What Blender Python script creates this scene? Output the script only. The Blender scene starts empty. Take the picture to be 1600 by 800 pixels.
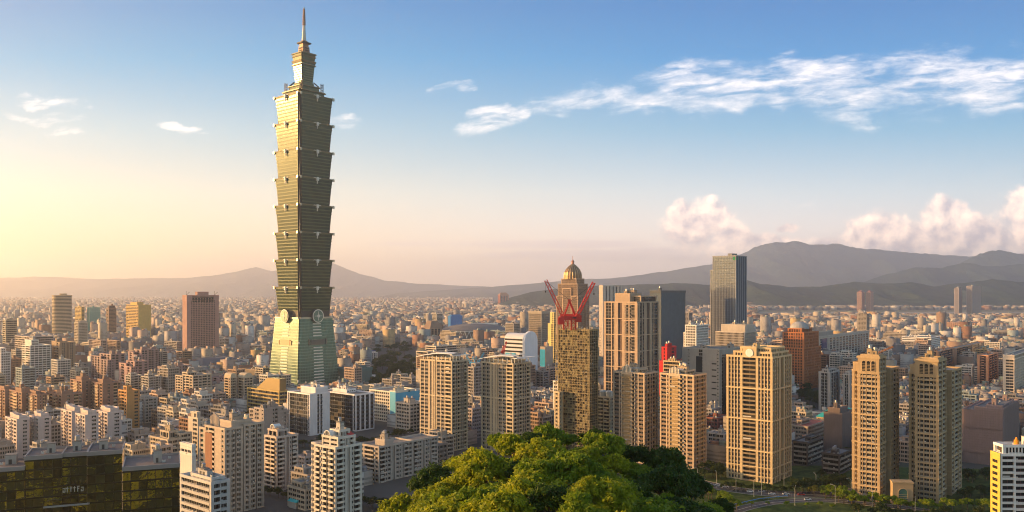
import bpy, math, random
import numpy as np
from mathutils import Vector, Matrix
R = math.radians
random.seed(11)
scene = bpy.context.scene
COL = scene.collection

# ------------------------------------------------------------------ camera, sky, sun, exposure
FPX, HZ, CAMH = 1300.0, 455.0, 135.0
cam_d = bpy.data.cameras.new('camera'); cam = bpy.data.objects.new('camera', cam_d); COL.objects.link(cam)
cam.location = (0, 0, CAMH); cam.rotation_euler = (R(90), 0, 0)
cam_d.lens = FPX / 1600 * 36; cam_d.sensor_width = 36; cam_d.shift_y = (HZ - 400) / 1600
cam_d.clip_start = 1; cam_d.clip_end = 200000
scene.camera = cam
SUN_AZ, SUN_EL = -84.0, 9.0
SUN_DIR = Vector((math.sin(R(SUN_AZ)) * math.cos(R(SUN_EL)), math.cos(R(SUN_AZ)) * math.cos(R(SUN_EL)), math.sin(R(SUN_EL))))
sd = bpy.data.lights.new('sun', 'SUN'); sun = bpy.data.objects.new('sun', sd); COL.objects.link(sun)
sd.energy = 5.0; sd.angle = R(0.6); sd.color = (1.0, 0.55, 0.19)
sun.rotation_euler = SUN_DIR.to_track_quat('Z', 'Y').to_euler()
SKY_STRENGTH = 0.15
HAZE_DENSITY = 6.5e-5
SKY_EXPO = 1.15
SKY_R = [(400, 350, 330), (380, 345, 325), (250, 264, 276), (132, 200, 244), (20, 154, 232), (0, 128, 212)]
SKY_L = [(340, 268, 150), (325, 280, 205), (268, 262, 240), (192, 226, 242), (60, 178, 232), (0, 144, 214)]
scene.view_settings.view_transform = 'Standard'; scene.view_settings.look = 'None'
scene.view_settings.gamma = 1; scene.view_settings.use_curve_mapping = False
scene.view_settings.exposure = 1.15
cy = scene.cycles
cy.use_denoising = True; cy.pixel_filter_type = 'BLACKMAN_HARRIS'; cy.filter_width = 1.05
cy.max_bounces = 6; cy.diffuse_bounces = 2; cy.glossy_bounces = 2; cy.transmission_bounces = 2; cy.volume_bounces = 2
cy.transparent_max_bounces = 6; cy.caustics_reflective = False; cy.caustics_refractive = False
cy.sample_clamp_indirect = 4

class NG:
    """small helper for shader node maths"""
    def __init__(s, nt): s.nt = nt
    def n(s, t, **k):
        nd = s.nt.nodes.new(t)
        for a, b in k.items(): setattr(nd, a, b)
        return nd
    def link(s, a, b): s.nt.links.new(a, b)
    def m(s, op, *a, clamp=False):
        nd = s.n('ShaderNodeMath', operation=op); nd.use_clamp = clamp
        for i, v in enumerate(a):
            if isinstance(v, (int, float)): nd.inputs[i].default_value = v
            else: s.link(v, nd.inputs[i])
        return nd.outputs[0]
    def comb(s, x, y, z):
        nd = s.n('ShaderNodeCombineXYZ')
        for i, v in enumerate((x, y, z)):
            if isinstance(v, (int, float)): nd.inputs[i].default_value = v
            else: s.link(v, nd.inputs[i])
        return nd.outputs[0]
    def noise(s, vec, scale, detail=5, rough=.55, dist=0):
        nd = s.n('ShaderNodeTexNoise'); s.link(vec, nd.inputs['Vector'])
        nd.inputs['Scale'].default_value = scale; nd.inputs['Detail'].default_value = detail
        nd.inputs['Roughness'].default_value = rough; nd.inputs['Distortion'].default_value = dist
        return nd.outputs[0]
    def mix(s, f, a, b, bt='MIX'):
        nd = s.n('ShaderNodeMix', data_type='RGBA', blend_type=bt)
        for i, v in ((0, f), (6, a), (7, b)):
            if isinstance(v, (int, float)): nd.inputs[i].default_value = v
            elif isinstance(v, (tuple, list)): nd.inputs[i].default_value = (*v[:3], 1)
            else: s.link(v, nd.inputs[i])
        return nd.outputs[2]
    def sstep(s, v, a, b):
        nd = s.n('ShaderNodeMapRange', interpolation_type='SMOOTHSTEP'); s.link(v, nd.inputs[0])
        nd.inputs[1].default_value = a; nd.inputs[2].default_value = b
        return nd.outputs[0]

def make_world():
    w = bpy.data.worlds.new('World'); scene.world = w; w.use_nodes = True
    nt = w.node_tree; nt.nodes.clear(); g = NG(nt)
    out = g.n('ShaderNodeOutputWorld'); bg = g.n('ShaderNodeBackground'); g.link(bg.outputs[0], out.inputs[0])
    sky = g.n('ShaderNodeTexSky', sky_type='NISHITA'); sky.sun_disc = False
    sky.sun_elevation = R(SUN_EL); sky.sun_rotation = R(SUN_AZ); sky.altitude = 0
    sky.air_density = 1.3; sky.dust_density = 1.6; sky.ozone_density = 2.2
    tc = g.n('ShaderNodeTexCoord'); sp = g.n('ShaderNodeSeparateXYZ'); g.link(tc.outputs['Generated'], sp.inputs[0])
    x, y, z = sp.outputs
    ys = g.m('MAXIMUM', y, .05)
    U = g.m('DIVIDE', x, ys); V = g.m('DIVIDE', z, ys)          # tangent of azimuth and of elevation: fixed sky directions
    front = g.sstep(y, .1, .3)
    U = g.m('MULTIPLY_ADD', U, FPX / 100, 8.0)                 # hundreds of units along the sky
    V = g.m('MULTIPLY_ADD', V, FPX / 100, 0)
    # clouds: elliptical fields (centre u, centre v, half u, half v, slope)
    wp = g.comb(U, V, 9.1); wn = g.n('ShaderNodeTexNoise'); g.link(wp, wn.inputs['Vector']); wn.inputs['Scale'].default_value = 1.7; wn.inputs['Detail'].default_value = 6
    ws_ = g.n('ShaderNodeSeparateColor'); g.link(wn.outputs['Color'], ws_.inputs[0])
    U0, V0 = U, V
    U = g.m('ADD', U, g.m('MULTIPLY', g.m('SUBTRACT', ws_.outputs[0], .5), 1.3)); V = g.m('ADD', V, g.m('MULTIPLY', g.m('SUBTRACT', ws_.outputs[1], .5), .55))
    def field(cu, cv, hu, hv, sl=0.0, p=2):
        du = g.m('SUBTRACT', U, cu)
        dv = g.m('SUBTRACT', g.m('SUBTRACT', V, cv), g.m('MULTIPLY', du, sl))
        a = g.m('POWER', g.m('ABSOLUTE', g.m('DIVIDE', du, hu)), p)
        b = g.m('POWER', g.m('ABSOLUTE', g.m('DIVIDE', dv, hv)), p)
        return g.m('SUBTRACT', 1.0, g.m('ADD', a, b), clamp=True)
    def union(fs):
        r = fs[0]
        for f in fs[1:]: r = g.m('MAXIMUM', r, f)
        return r
    wisp = union([field(11.7, 3.25, 3.3, .52, .04), field(14.6, 3.2, 3.0, .75, .03), field(10.6, 3.05, 1.6, .4, .12), field(9.3, 3.08, 1.2, .30, .22), field(15.6, 3.35, 1.9, .6, .03),
                  field(7.8, 2.66, .8, .22, .22), field(7.1, 3.18, .55, .10, .12), field(7.65, 2.8, .6, .16, .05),
                  field(.75, 2.98, .62, .12, -.1), field(.6, 2.72, .75, .14, -.04), field(1.0, 2.5, .45, .09, 0), field(2.9, 2.56, .5, .1, -.1),
                  field(5.5, 2.66, .5, .14, -.1), field(12.6, 1.38, .4, .06, -.1)])
    Uw, Vw = U, V
    U, V = U0, V0
    pv = g.comb(g.m('MULTIPLY', U, .42), g.m('MULTIPLY', g.m('SUBTRACT', V, g.m('MULTIPLY', U, .06)), 1.25), 3.3)
    n1 = g.noise(pv, 2.6, 8, .62, .25)
    wd = g.m('MULTIPLY', g.sstep(g.m('ADD', n1, g.m('MULTIPLY', wisp, .30)), .54, .95), g.sstep(wisp, 0, .45))
    U, V = g.m('ADD', U0, g.m('MULTIPLY', g.m('SUBTRACT', Uw, U0), .35)), g.m('ADD', V0, g.m('MULTIPLY', g.m('SUBTRACT', Vw, V0), .5))
    ns = g.noise(g.comb(g.m('MULTIPLY', U0, .9), g.m('MULTIPLY', g.m('SUBTRACT', V0, g.m('MULTIPLY', U0, .1)), 4.2), 12.0), 1.5, 6, .6, .4)
    wd = g.m('MULTIPLY', wd, g.sstep(ns, .30, .60))
    puff = union([field(10.95, 1.0, .8, .55), field(10.6, 1.2, .3, .3), field(11.4, .8, .5, .35), field(13.7, .85, .75, .5), field(14.75, 1.15, .5, .42), field(15.2, .75, 1.3, .55),
                  field(16.1, 1.2, .8, .55), field(14.3, .6, 1.3, .4), field(12.35, .98, .25, .1), field(16.6, .8, 1, .9), field(15.0, .62, 2.3, .62), field(11.9, .72, .9, .25), field(13.2, .62, .8, .3)])
    U, V = U0, V0
    pv2 = g.comb(U, V, 1.7)
    n2 = g.noise(pv2, 2.1, 9, .58, .15)
    pd = g.m('MULTIPLY', g.sstep(puff, .02, .3), g.sstep(g.m('ADD', g.m('MULTIPLY', n2, 1.5), g.m('MULTIPLY', puff, .8)), .86, 1.34))
    # the same noise looked up a step towards the sun: side of each puff that faces it is bright
    pv3 = g.comb(g.m('SUBTRACT', U, .10), g.m('ADD', V, .11), 1.7)
    n3 = g.noise(pv3, 2.1, 9, .58, .15)
    lit = g.m('MULTIPLY_ADD', g.m('SUBTRACT', n2, n3), 3.6, .48, clamp=True)
    strat = union([field(8.3, .74, 2.9, .09), field(11.0, .62, 1.8, .14), field(14.9, .62, 2.6, .5), field(9.8, .55, 3, .12)])
    pv4 = g.comb(g.m('MULTIPLY', U, .3), g.m('MULTIPLY', V, 2.6), 6.1)
    n4 = g.noise(pv4, 1.6, 6, .55)
    st = g.m('MULTIPLY', g.sstep(g.m('ADD', n4, g.m('MULTIPLY', strat, .35)), .52, .85), g.sstep(strat, 0, .6))
    def lin(c): return tuple((v/255/12.92 if v <= 10 else ((v/255+.055)/1.055)**2.4) / (SKY_STRENGTH * 2**SKY_EXPO) for v in c)
    # clear evening air: colour by elevation, away from the sun and towards it
    def ramp(stops):
        r = g.n('ShaderNodeValToRGB'); g.link(g.m('DIVIDE', g.m('ARCTANGENT', V), 1.5708), r.inputs[0])
        el = r.color_ramp.elements
        while len(el) > 1: el.remove(el[-1])
        for i, (row, c) in enumerate(stops):
            pos = math.atan((HZ-row)/100)/1.5708
            e = el[0] if i == 0 else el.new(pos)
            e.position = max(0, pos); mx = max(lin(c)); e.color = (*[v/12 for v in lin(c)], 1)
        return g.mix(1.0, r.outputs[0], (12, 12, 12), 'MULTIPLY')
    away = ramp([(470, SKY_R[0]), (400, SKY_R[1]), (300, SKY_R[2]), (200, SKY_R[3]), (90, SKY_R[4]), (0, SKY_R[5]), (-900, (34, 78, 140))])
    near = ramp([(470, SKY_L[0]), (400, SKY_L[1]), (300, SKY_L[2]), (200, SKY_L[3]), (90, SKY_L[4]), (0, SKY_L[5]), (-900, (50, 95, 155))])
    grad = g.mix(g.sstep(U, 13.5, -.5), away, near)
    behind = g.m('SUBTRACT', 1.0, g.m('MULTIPLY', front, .8))
    dim = g.mix(1.0, sky.outputs[0], (1.15, 1.06, 1.0), 'MULTIPLY')
    base = g.mix(behind, grad, dim)
    k = 1.0; CL = 6.2*2**(.35-SKY_EXPO)*1.15
    base = g.mix(g.m('MULTIPLY', g.m('MULTIPLY', st, front), .55), base, (CL*.95, CL*.74, CL*.72))
    ccol = g.mix(lit, (CL*.70, CL*.58, CL*.62), (CL*2.2, CL*1.6, CL*1.2))
    base = g.mix(g.m('MULTIPLY', g.m('MULTIPLY', pd, front), .8), base, ccol)
    base = g.mix(g.m('MULTIPLY', g.m('MULTIPLY', wd, front), .8), base, (CL*1.25, CL*1.13, CL*1.06))
    g.link(base, bg.inputs[0]); bg.inputs[1].default_value = SKY_STRENGTH
make_world()

# ------------------------------------------------------------------ helpers
TH = R(-40)                                     # the city's street grid
def PX(x, D): return (x - 800) / FPX * D
def PZ(y, D): return CAMH - (y - HZ) / FPX * D
def PT(x, y, D): return Vector((PX(x, D), D, PZ(y, D)))
def GD(y): return CAMH * FPX / (y - HZ)         # distance of a ground point seen at row y
def GP(x, y, z=0.0):
    D = (CAMH - z) * FPX / (y - HZ); return Vector((PX(x, D), D, z))

class MB:
    def __init__(s): s.v = []; s.f = []; s.m = []
    def quad(s, a, b, c, d, mi=0):
        n = len(s.v); s.v += [tuple(a), tuple(b), tuple(c), tuple(d)]; s.f.append((n, n+1, n+2, n+3)); s.m.append(mi)
    def poly(s, pts, mi=0):
        n = len(s.v); s.v += [tuple(p) for p in pts]; s.f.append(tuple(range(n, n+len(pts)))); s.m.append(mi)
    def box(s, x0, x1, y0, y1, z0, z1, mi=0, top=None):
        if x0 > x1: x0, x1 = x1, x0
        if y0 > y1: y0, y1 = y1, y0
        n = len(s.v)
        s.v += [(x0,y0,z0),(x1,y0,z0),(x1,y1,z0),(x0,y1,z0),(x0,y0,z1),(x1,y0,z1),(x1,y1,z1),(x0,y1,z1)]
        s.f += [(n,n+3,n+2,n+1),(n+4,n+5,n+6,n+7),(n,n+1,n+5,n+4),(n+1,n+2,n+6,n+5),(n+2,n+3,n+7,n+6),(n+3,n,n+4,n+7)]
        s.m += [mi, mi if top is None else top, mi, mi, mi, mi]
    def loft(s, pa, za, pb, zb, mi=0, bot=True, top=True, mt=None):
        n = len(s.v); k = len(pa)
        s.v += [(p[0], p[1], za) for p in pa] + [(p[0], p[1], zb) for p in pb]
        for i in range(k):
            j = (i+1) % k; s.f.append((n+i, n+j, n+k+j, n+k+i)); s.m.append(mi)
        if bot: s.f.append(tuple(n+i for i in reversed(range(k)))); s.m.append(mi)
        if top: s.f.append(tuple(n+k+i for i in range(k))); s.m.append(mi if mt is None else mt)
    def cyl(s, cx, cyy, r0, z0, r1, z1, k=14, mi=0, mt=None):
        a = [(cx + r0*math.cos(2*math.pi*i/k), cyy + r0*math.sin(2*math.pi*i/k)) for i in range(k)]
        b = [(cx + r1*math.cos(2*math.pi*i/k), cyy + r1*math.sin(2*math.pi*i/k)) for i in range(k)]
        s.loft(a, z0, b, z1, mi, mt=mt)
    def bar(s, p0, p1, w, mi=0, w2=None):
        p0, p1 = Vector(p0), Vector(p1); d = (p1-p0)
        if d.length < 1e-6: return
        d.normalize(); up = Vector((0,0,1)) if abs(d.z) < .95 else Vector((1,0,0))
        a = d.cross(up).normalized(); b = d.cross(a).normalized(); w2 = w if w2 is None else w2
        n = len(s.v)
        for p, ww in ((p0, w), (p1, w2)):
            for sa, sb in ((-1,-1),(1,-1),(1,1),(-1,1)): s.v.append(tuple(p + a*sa*ww/2 + b*sb*ww/2))
        s.f += [(n,n+1,n+2,n+3),(n+7,n+6,n+5,n+4)] + [(n+i, n+4+i, n+4+(i+1)%4, n+(i+1)%4) for i in range(4)]
        s.m += [mi]*6
    def lattice(s, p0, p1, w, mi=0, t=.3, step=None):
        p0, p1 = Vector(p0), Vector(p1); d = p1-p0; L = d.length; d.normalize()
        up = Vector((0,0,1)) if abs(d.z) < .95 else Vector((1,0,0))
        a = d.cross(up).normalized()*w/2; b = d.cross(a).normalized()*w/2
        cs = [a+b, a-b, -a-b, -a+b]
        for c in cs: s.bar(p0+c, p1+c, t, mi)
        n = max(2, int(L/(step or w*1.1)))
        for i in range(n):
            q0 = p0 + d*L*i/n; q1 = p0 + d*L*(i+1)/n
            for j in range(4):
                c0, c1 = cs[j], cs[(j+1)%4]
                s.bar(q0+(c0 if i % 2 else c1), q1+(c1 if i % 2 else c0), t*.65, mi)
    def mesh(s, name, mats, smooth=False):
        me = bpy.data.meshes.new(name); me.from_pydata(s.v, [], s.f)
        for m in mats: me.materials.append(m)
        me.polygons.foreach_set('material_index', s.m)
        if smooth: me.polygons.foreach_set('use_smooth', [True]*len(s.f))
        me.update(); return me
    def build(s, name, mats, parent=None, smooth=False, loc=None):
        return link(name, s.mesh(name, mats if isinstance(mats, (list, tuple)) else [mats], smooth), parent, loc)

def link(name, me, parent=None, loc=None, rz=0):
    o = bpy.data.objects.new(name, me); COL.objects.link(o)
    if parent is not None: o.parent = parent
    if loc is not None: o.location = loc
    if rz: o.rotation_euler = (0, 0, rz)
    return o
def tag(o, label=None, cat=None, group=None, kind=None):
    if label and len(label.split()) > 16: print('LONG', label)
    if label: o['label'] = label
    if cat: o['category'] = cat
    if group: o['group'] = group
    if kind: o['kind'] = kind
    return o
def empty(name, loc, rz=0):
    o = bpy.data.objects.new(name, None); COL.objects.link(o); o.location = loc; o.rotation_euler = (0, 0, rz); o.empty_display_size = 1; return o
CHILDREN = {}
def copy_tree(src, kids, loc, rz=0, sc=None):
    c = src.copy(); COL.objects.link(c); c.location = loc; c.rotation_euler = (0, 0, rz)
    if sc is not None: c.scale = sc
    for k in kids:
        d = k.copy(); COL.objects.link(d); d.parent = c
    return c

# ------------------------------------------------------------------ materials
_mc = {}
def principled(name, col, rough=.7, metal=0, spec=.4, emit=None):
    m = bpy.data.materials.new(name); m.use_nodes = True; nt = m.node_tree
    b = nt.nodes['Principled BSDF']; b.inputs['Base Color'].default_value = (*col, 1); b.inputs['Roughness'].default_value = rough
    b.inputs['Metallic'].default_value = metal; b.inputs['Specular IOR Level'].default_value = spec
    return m, nt, b
def wall(col, rough=.8, var=.22, streak=.18):
    key = ('w', tuple(round(c, 3) for c in col), rough, var)
    if key in _mc: return _mc[key]
    m, nt, b = principled('wall_paint', col, rough, 0, .3); g = NG(nt)
    tc = g.n('ShaderNodeTexCoord'); P = tc.outputs['Object']
    n1 = g.noise(P, .11, 5, .6)
    mp = g.n('ShaderNodeMapping'); g.link(P, mp.inputs[0]); mp.inputs['Scale'].default_value = (1.1, 1.1, .07)
    n2 = g.noise(mp.outputs[0], 1.0, 4, .65)
    n3 = g.noise(P, 2.3, 3, .6)
    f = g.m('ADD', g.m('MULTIPLY', g.m('SUBTRACT', n1, .5), var*2.2), g.m('MULTIPLY', g.m('SUBTRACT', n2, .5), streak*2.4))
    f = g.m('ADD', f, g.m('MULTIPLY', g.m('SUBTRACT', n3, .5), var))
    f = g.m('ADD', f, 1.0)
    oi = g.n('ShaderNodeObjectInfo')
    c = g.mix(1.0, col, g.comb(f, f, f), 'MULTIPLY'); g.link(c, b.inputs['Base Color'])
    _mc[key] = m; return m
def metal(col, rough=.4, met=.8):
    key = ('m', col, rough, met)
    if key not in _mc:
        m, nt, b = principled('metal', col, rough, met); g = NG(nt)
        tc = g.n('ShaderNodeTexCoord'); n = g.noise(tc.outputs['Object'], .8, 4)
        g.link(g.m('MULTIPLY_ADD', n, .3, rough-.12), b.inputs['Roughness']); _mc[key] = m
    return _mc[key]
def glass(col, rough=.08, spec=.6, met=0.0):
    key = ('g', col, rough, spec, met)
    if key not in _mc:
        m, nt, b = principled('window_glass', col, rough, met, spec); g = NG(nt)
        tc = g.n('ShaderNodeTexCoord'); n = g.noise(tc.outputs['Object'], .35, 2)
        bp = g.n('ShaderNodeBump'); bp.inputs['Strength'].default_value = .06; bp.inputs['Distance'].default_value = 1; g.link(n, bp.inputs['Height'])
        g.link(bp.outputs[0], b.inputs['Normal'])
        _mc[key] = m
    return _mc[key]
GLASSES = [glass((.012, .014, .016), .12, .3), glass((.025, .025, .025), .18, .3), glass((.07, .06, .05), .3, .3), glass((.015, .02, .022), .08, .5)]
M_ROOF = wall((.20, .19, .18), .9, .35); M_ROOFG = wall((.10, .16, .11), .9, .35); M_STEEL = metal((.55, .55, .56), .35)
M_WHITE = wall((.72, .71, .68), .7, .1); M_DARK = wall((.05, .05, .055), .6); M_AC = wall((.5, .49, .46), .6, .1)
M_CONC = wall((.34, .33, .31), .85, .25)
M_RED = metal((.55, .03, .02), .45, .1); M_ORANGE = metal((.7, .25, .02), .45, .1); M_BLUE = metal((.05, .28, .5), .45, .1)

# ------------------------------------------------------------------ facade grammar
CW = dict(X=7.0, p=1.3, q=.55, w=2.2, n=1.15, W=3.4, b=3.6, B=4.2, c=2.6, d=2.2, s=3.2, D=4.5, v=1.8)
_unit = {}
def window_mesh(w, h, var, style):
    k = ('win', round(w*4)/4, round(h*4)/4, var, style['frame'])
    if k in _unit: return _unit[k]
    mb = MB(); w2 = k[1]/2; h2 = k[2]
    mb.quad((-w2, .12, 0), (w2, .12, 0), (w2, .12, h2), (-w2, .12, h2), 0)
    t = .07
    mb.box(-w2, w2, 0, .1, 0, .09, 1); mb.box(-w2, w2, 0, .1, h2-.08, h2, 1)
    mb.box(-w2, -w2+t, 0, .1, .09, h2-.08, 1); mb.box(w2-t, w2, 0, .1, .09, h2-.08, 1)
    if w > 1.6: mb.box(-t/2, t/2, .01, .1, .09, h2-.08, 1)
    if var >= 4: mb.box(-w2+.15, -w2+1.0, -.55, .0, .05, .65, 2)
    me = mb.mesh('window', [GLASSES[var % 4], style['frame_mat'], M_AC]); _unit[k] = me; return me
def balcony_mesh(w, h, r, var, style, proj):
    k = ('bal', round(w*4)/4, round(h*4)/4, r, var, style['key'], proj)
    if k in _unit: return _unit[k]
    mb = MB(); w2 = w/2
    mb.box(-w2, w2, -proj, r-.06, -.22, -.02, 1)                      # slab
    mb.box(-w2, w2, -proj, -proj+.14, -.02, 1.02, 1)                  # parapet
    if proj > .3:
        mb.box(-w2, -w2+.12, -proj+.14, -.01, -.02, 1.02, 1); mb.box(w2-.12, w2, -proj+.14, -.01, -.02, 1.02, 1)
    mb.quad((-w2+.1, r-.12, 0), (w2-.1, r-.12, 0), (w2-.1, r-.12, h-.4), (-w2+.1, r-.12, h-.4), 0)
    mb.box(-.04, .04, r-.16, r-.125, .02, h-.45, 2)
    if var % 3 == 1: mb.box(w2-1.2, w2-.3, r-.75, r-.2, .0, .8, 3)
    if var % 3 == 2: mb.box(-w2+.3, w2*.3, -proj+.3, -proj+.36, 1.1, 1.9, 3)
    me = mb.mesh('balcony', [GLASSES[var % 4], style['balc_mat'], style['frame_mat'], M_AC]); _unit[k] = me; return me

def mkstyle(col, S='pw*', E=None, fh=3.2, r=1.2, band=0, sill=.95, head=.4, panes=None, trim=None, frame=(.5,.48,.45), balc=None, spand=None, cp=None, roof=None, N=None, Wt=None, proj=.6, var=.22, groove=.1):
    E = E or S
    st = dict(col=col, S=S, E=E, N=N or 's', W=Wt or 's', fh=fh, r=r, band=band, sill=sill, head=head, proj=proj, groove=groove)
    st['mats'] = [wall(col, var=var), wall(trim or tuple(min(1, c*1.12) for c in col)), wall(spand or tuple(c*.93 for c in col)), roof or M_ROOF] + (GLASSES if panes is None else [panes]*4)
    st['frame'] = frame; st['frame_mat'] = wall(frame, .5, .05); st['balc_mat'] = wall(balc or tuple(min(1, c*1.1) for c in col)); st['key'] = (col, balc, frame)
    st['cp'] = cp or max(r, 1.0)
    return st

def block(mb, cells, bx, st, rnd):
    x0, x1, y0, y1, z0, z1 = bx[:6]; pats = bx[6] if len(bx) > 6 else {}
    r, cp, fh = st['r'], st['cp'], st['fh']
    pw = .22
    mb.box(x0+r, x1-r, y0+r, y1-r, z0, z1+.05, 2, top=3)
    for cx0, cx1 in ((x0, x0+cp), (x1-cp, x1)):
        for cy0, cy1 in ((y0, y0+cp), (y1-cp, y1)): mb.box(cx0, cx1, cy0, cy1, z0, z1+.06, 0)
    nf = max(1, round((z1-z0)/fh)); f = (z1-z0)/nf
    for side in 'SENW':
        pat = pats.get(side, st[side])
        if side in 'SN': W = (x1-x0) - 2*cp
        else: W = (y1-y0) - 2*cp
        if W <= .5 or pat == '-': continue
        def fb(u0, u1, d0, d1, a, b, mi):
            if side == 'S': mb.box(x0+cp+u0, x0+cp+u1, y0-d1, y0-d0, a, b, mi)
            elif side == 'N': mb.box(x0+cp+u0, x0+cp+u1, y1+d0, y1+d1, a, b, mi)
            elif side == 'E': mb.box(x1+d0, x1+d1, y0+cp+u0, y0+cp+u1, a, b, mi)
            else: mb.box(x0-d1, x0-d0, y0+cp+u0, y0+cp+u1, a, b, mi)
        def cell(kind, uc, d, z, w, h):
            if side == 'S': loc, rz = (x0+cp+uc, y0-d, z), 0
            elif side == 'E': loc, rz = (x1+d, y0+cp+uc, z), math.pi/2
            elif side == 'N': loc, rz = (x0+cp+uc, y1+d, z), math.pi
            else: loc, rz = (x0-d, y0+cp+uc, z), -math.pi/2
            cells.append((kind, loc, rz, w, h, side))
        if pat.endswith('*'):
            un = pat[:-1]; uw = sum(CW[c] for c in un); n = max(1, round((W-CW[un[0]])/uw)); seq = un*n + un[0]
        else: seq = pat
        tot = sum(CW[c] for c in seq); k = W/tot; u = 0
        for c in seq:
            w = CW[c]*k
            if c in 'pqs': fb(u, u+w, -r-.02, -.01 if c == 'p' else -.04, z0, z1, 0)
            elif c == 'v':                                   # narrow shaft with a louvre screen
                fb(u, u+w, -r-.02, -r*.6, z0, z1, 2)
                for i in range(nf): fb(u, u+w, -r*.6, -r*.35, z0+i*f+.2, z0+i*f+.5, 1)
            elif c in 'dD': pass
            elif c in 'wnW':
                for i in range(nf+1):
                    a = z0+i*f-st['head']; b = z0+i*f+st['sill']
                    fb(u, u+w, -r-.02, -st['groove'], max(a, z0), min(b, z1), 1 if (i == 0) else 2)
                for i in range(nf): cell('w', u+w/2, -r*.45, z0+i*f+st['sill'], w, f-st['head']-st['sill'])
                if True: fb(u, u+w, -r-.02, -r+.02, z0, z1, 2)
            elif c == 'c':
                for i in range(nf+1):
                    a = z0+i*f-.25; b = z0+i*f+.25
                    fb(u, u+w, -r-.02, -.25, max(a, z0), min(b, z1), 2)
                for i in range(nf): cell('w', u+w/2, -.4, z0+i*f+.25, w, f-.5)
            elif c in 'bBX':
                for i in range(nf): cell('B' if c == 'B' else 'b', u+w/2, 0, z0+i*f+.22, w, f)
            u += w
    if st['band']:
        i = nf
        while i > 0:
            zb = z0+i*f; mb.box(x0-pw, x1+pw, y0-pw, y1+pw, zb-.55, zb+.35, 1) if i != nf else None
            i -= st['band']
    # parapet ring
    a, b = z1-.3, z1+1.1; e = .12; t = .35
    mb.box(x0-e, x1+e, y0-e, y0+t, a, b, 1); mb.box(x0-e, x1+e, y1-t, y1+e, a, b, 1)
    mb.box(x0-e, x0+t, y0+t, y1-t, a, b, 1); mb.box(x1-t, x1+e, y0+t, y1-t, a, b, 1)

def fit(xl, xc, xr, D, th=TH):
    c, s = math.cos(th), math.sin(th); px, py = PX(xc, D), D
    k = (xl-800)/FPX; ws = (px-k*py)/(c-k*s)
    k = (xr-800)/FPX; we = (k*py-px)/(-s-k*c)
    return px, py, ws, we

HEROES = []; EXCL = []
GOLD = {}
def place_cells(root, wallmb, cells, st, rnd, individual, origin, th, mats_wall, limit=100):
    """window and balcony parts: the hundred nearest of each as their own objects, the rest as one part"""
    if not individual:
        for kind, loc, rz, w, h, side in cells:
            put_cell(wallmb, kind, loc, rz, w, h, st, rnd, True)
        return
    c, s = math.cos(th), math.sin(th)
    def dist(e):
        x, y, z = e[1]; X = origin[0]+x*c-y*s; Y = origin[1]+x*s+y*c
        return math.sqrt(X*X+Y*Y+(CAMH-z)**2) + (0 if e[5] in 'SE' else 1e5)
    for kinds, nm in (('w', 'window'), ('bB', 'balcony')):
        cs = sorted([e for e in cells if e[0] in kinds], key=dist)
        for e in cs[:limit]:
            kind, loc, rz, w, h, side = e
            var = rnd.choice((0, 1, 2, 3, 0, 1, 3, 5, 4))
            if kind == 'w': me = window_mesh(w, h, var, st)
            else: me = balcony_mesh(w, h, st['r'], var % 4, st, .12 if kind == 'b' else st['proj']+.4)
            link(nm, me, root, loc, rz)
        if cs[limit:]:
            mb = MB()
            for kind, loc, rz, w, h, side in cs[limit:]: put_cell(mb, kind, loc, rz, w, h, st, rnd, False)
            o = mb.build(nm, GLASSES + [st['frame_mat'], st['balc_mat'], M_AC], root); o['kind'] = 'stuff'
def put_cell(mb, kind, loc, rz, w, h, st, rnd, simple):
    base = 4 if simple else 0
    ux, uy = math.cos(rz), math.sin(rz); nx, ny = math.sin(rz), -math.cos(rz)
    def P(u, d, z): return (loc[0]+ux*u+nx*d, loc[1]+uy*u+ny*d, loc[2]+z)
    def B(u0, u1, d0, d1, a, b, mi):
        p, q = P(u0, d0, a), P(u1, d1, b); mb.box(p[0], q[0], p[1], q[1], p[2], q[2], mi)
    g = base + rnd.choice((0, 1, 2, 3, 0, 3)); r = st['r']
    fm, bm = (1, 1) if simple else (4, 5)
    if kind == 'w':
        mb.quad(P(-w/2, -.1, 0), P(w/2, -.1, 0), P(w/2, -.1, h), P(-w/2, -.1, h), g)
        if w > 1.6: B(-.05, .05, -.1, 0, .05, h-.05, fm)
        if not simple: B(-w/2, w/2, -.1, .02, 0, .09, fm)
    else:
        pr = .12 if kind == 'b' else st['proj']+.4
        B(-w/2, w/2, pr, -(r-.06), -.22, -.02, bm); B(-w/2, w/2, pr, pr-.14, -.02, 1.02, bm)
        if kind == 'B': B(-w/2, -w/2+.12, pr-.14, .01, -.02, 1.02, bm); B(w/2-.12, w/2, pr-.14, .01, -.02, 1.02, bm)
        mb.quad(P(-w/2+.1, -r+.12, 0), P(w/2-.1, -r+.12, 0), P(w/2-.1, -r+.12, h-.4), P(-w/2+.1, -r+.12, h-.4), g)

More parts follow.
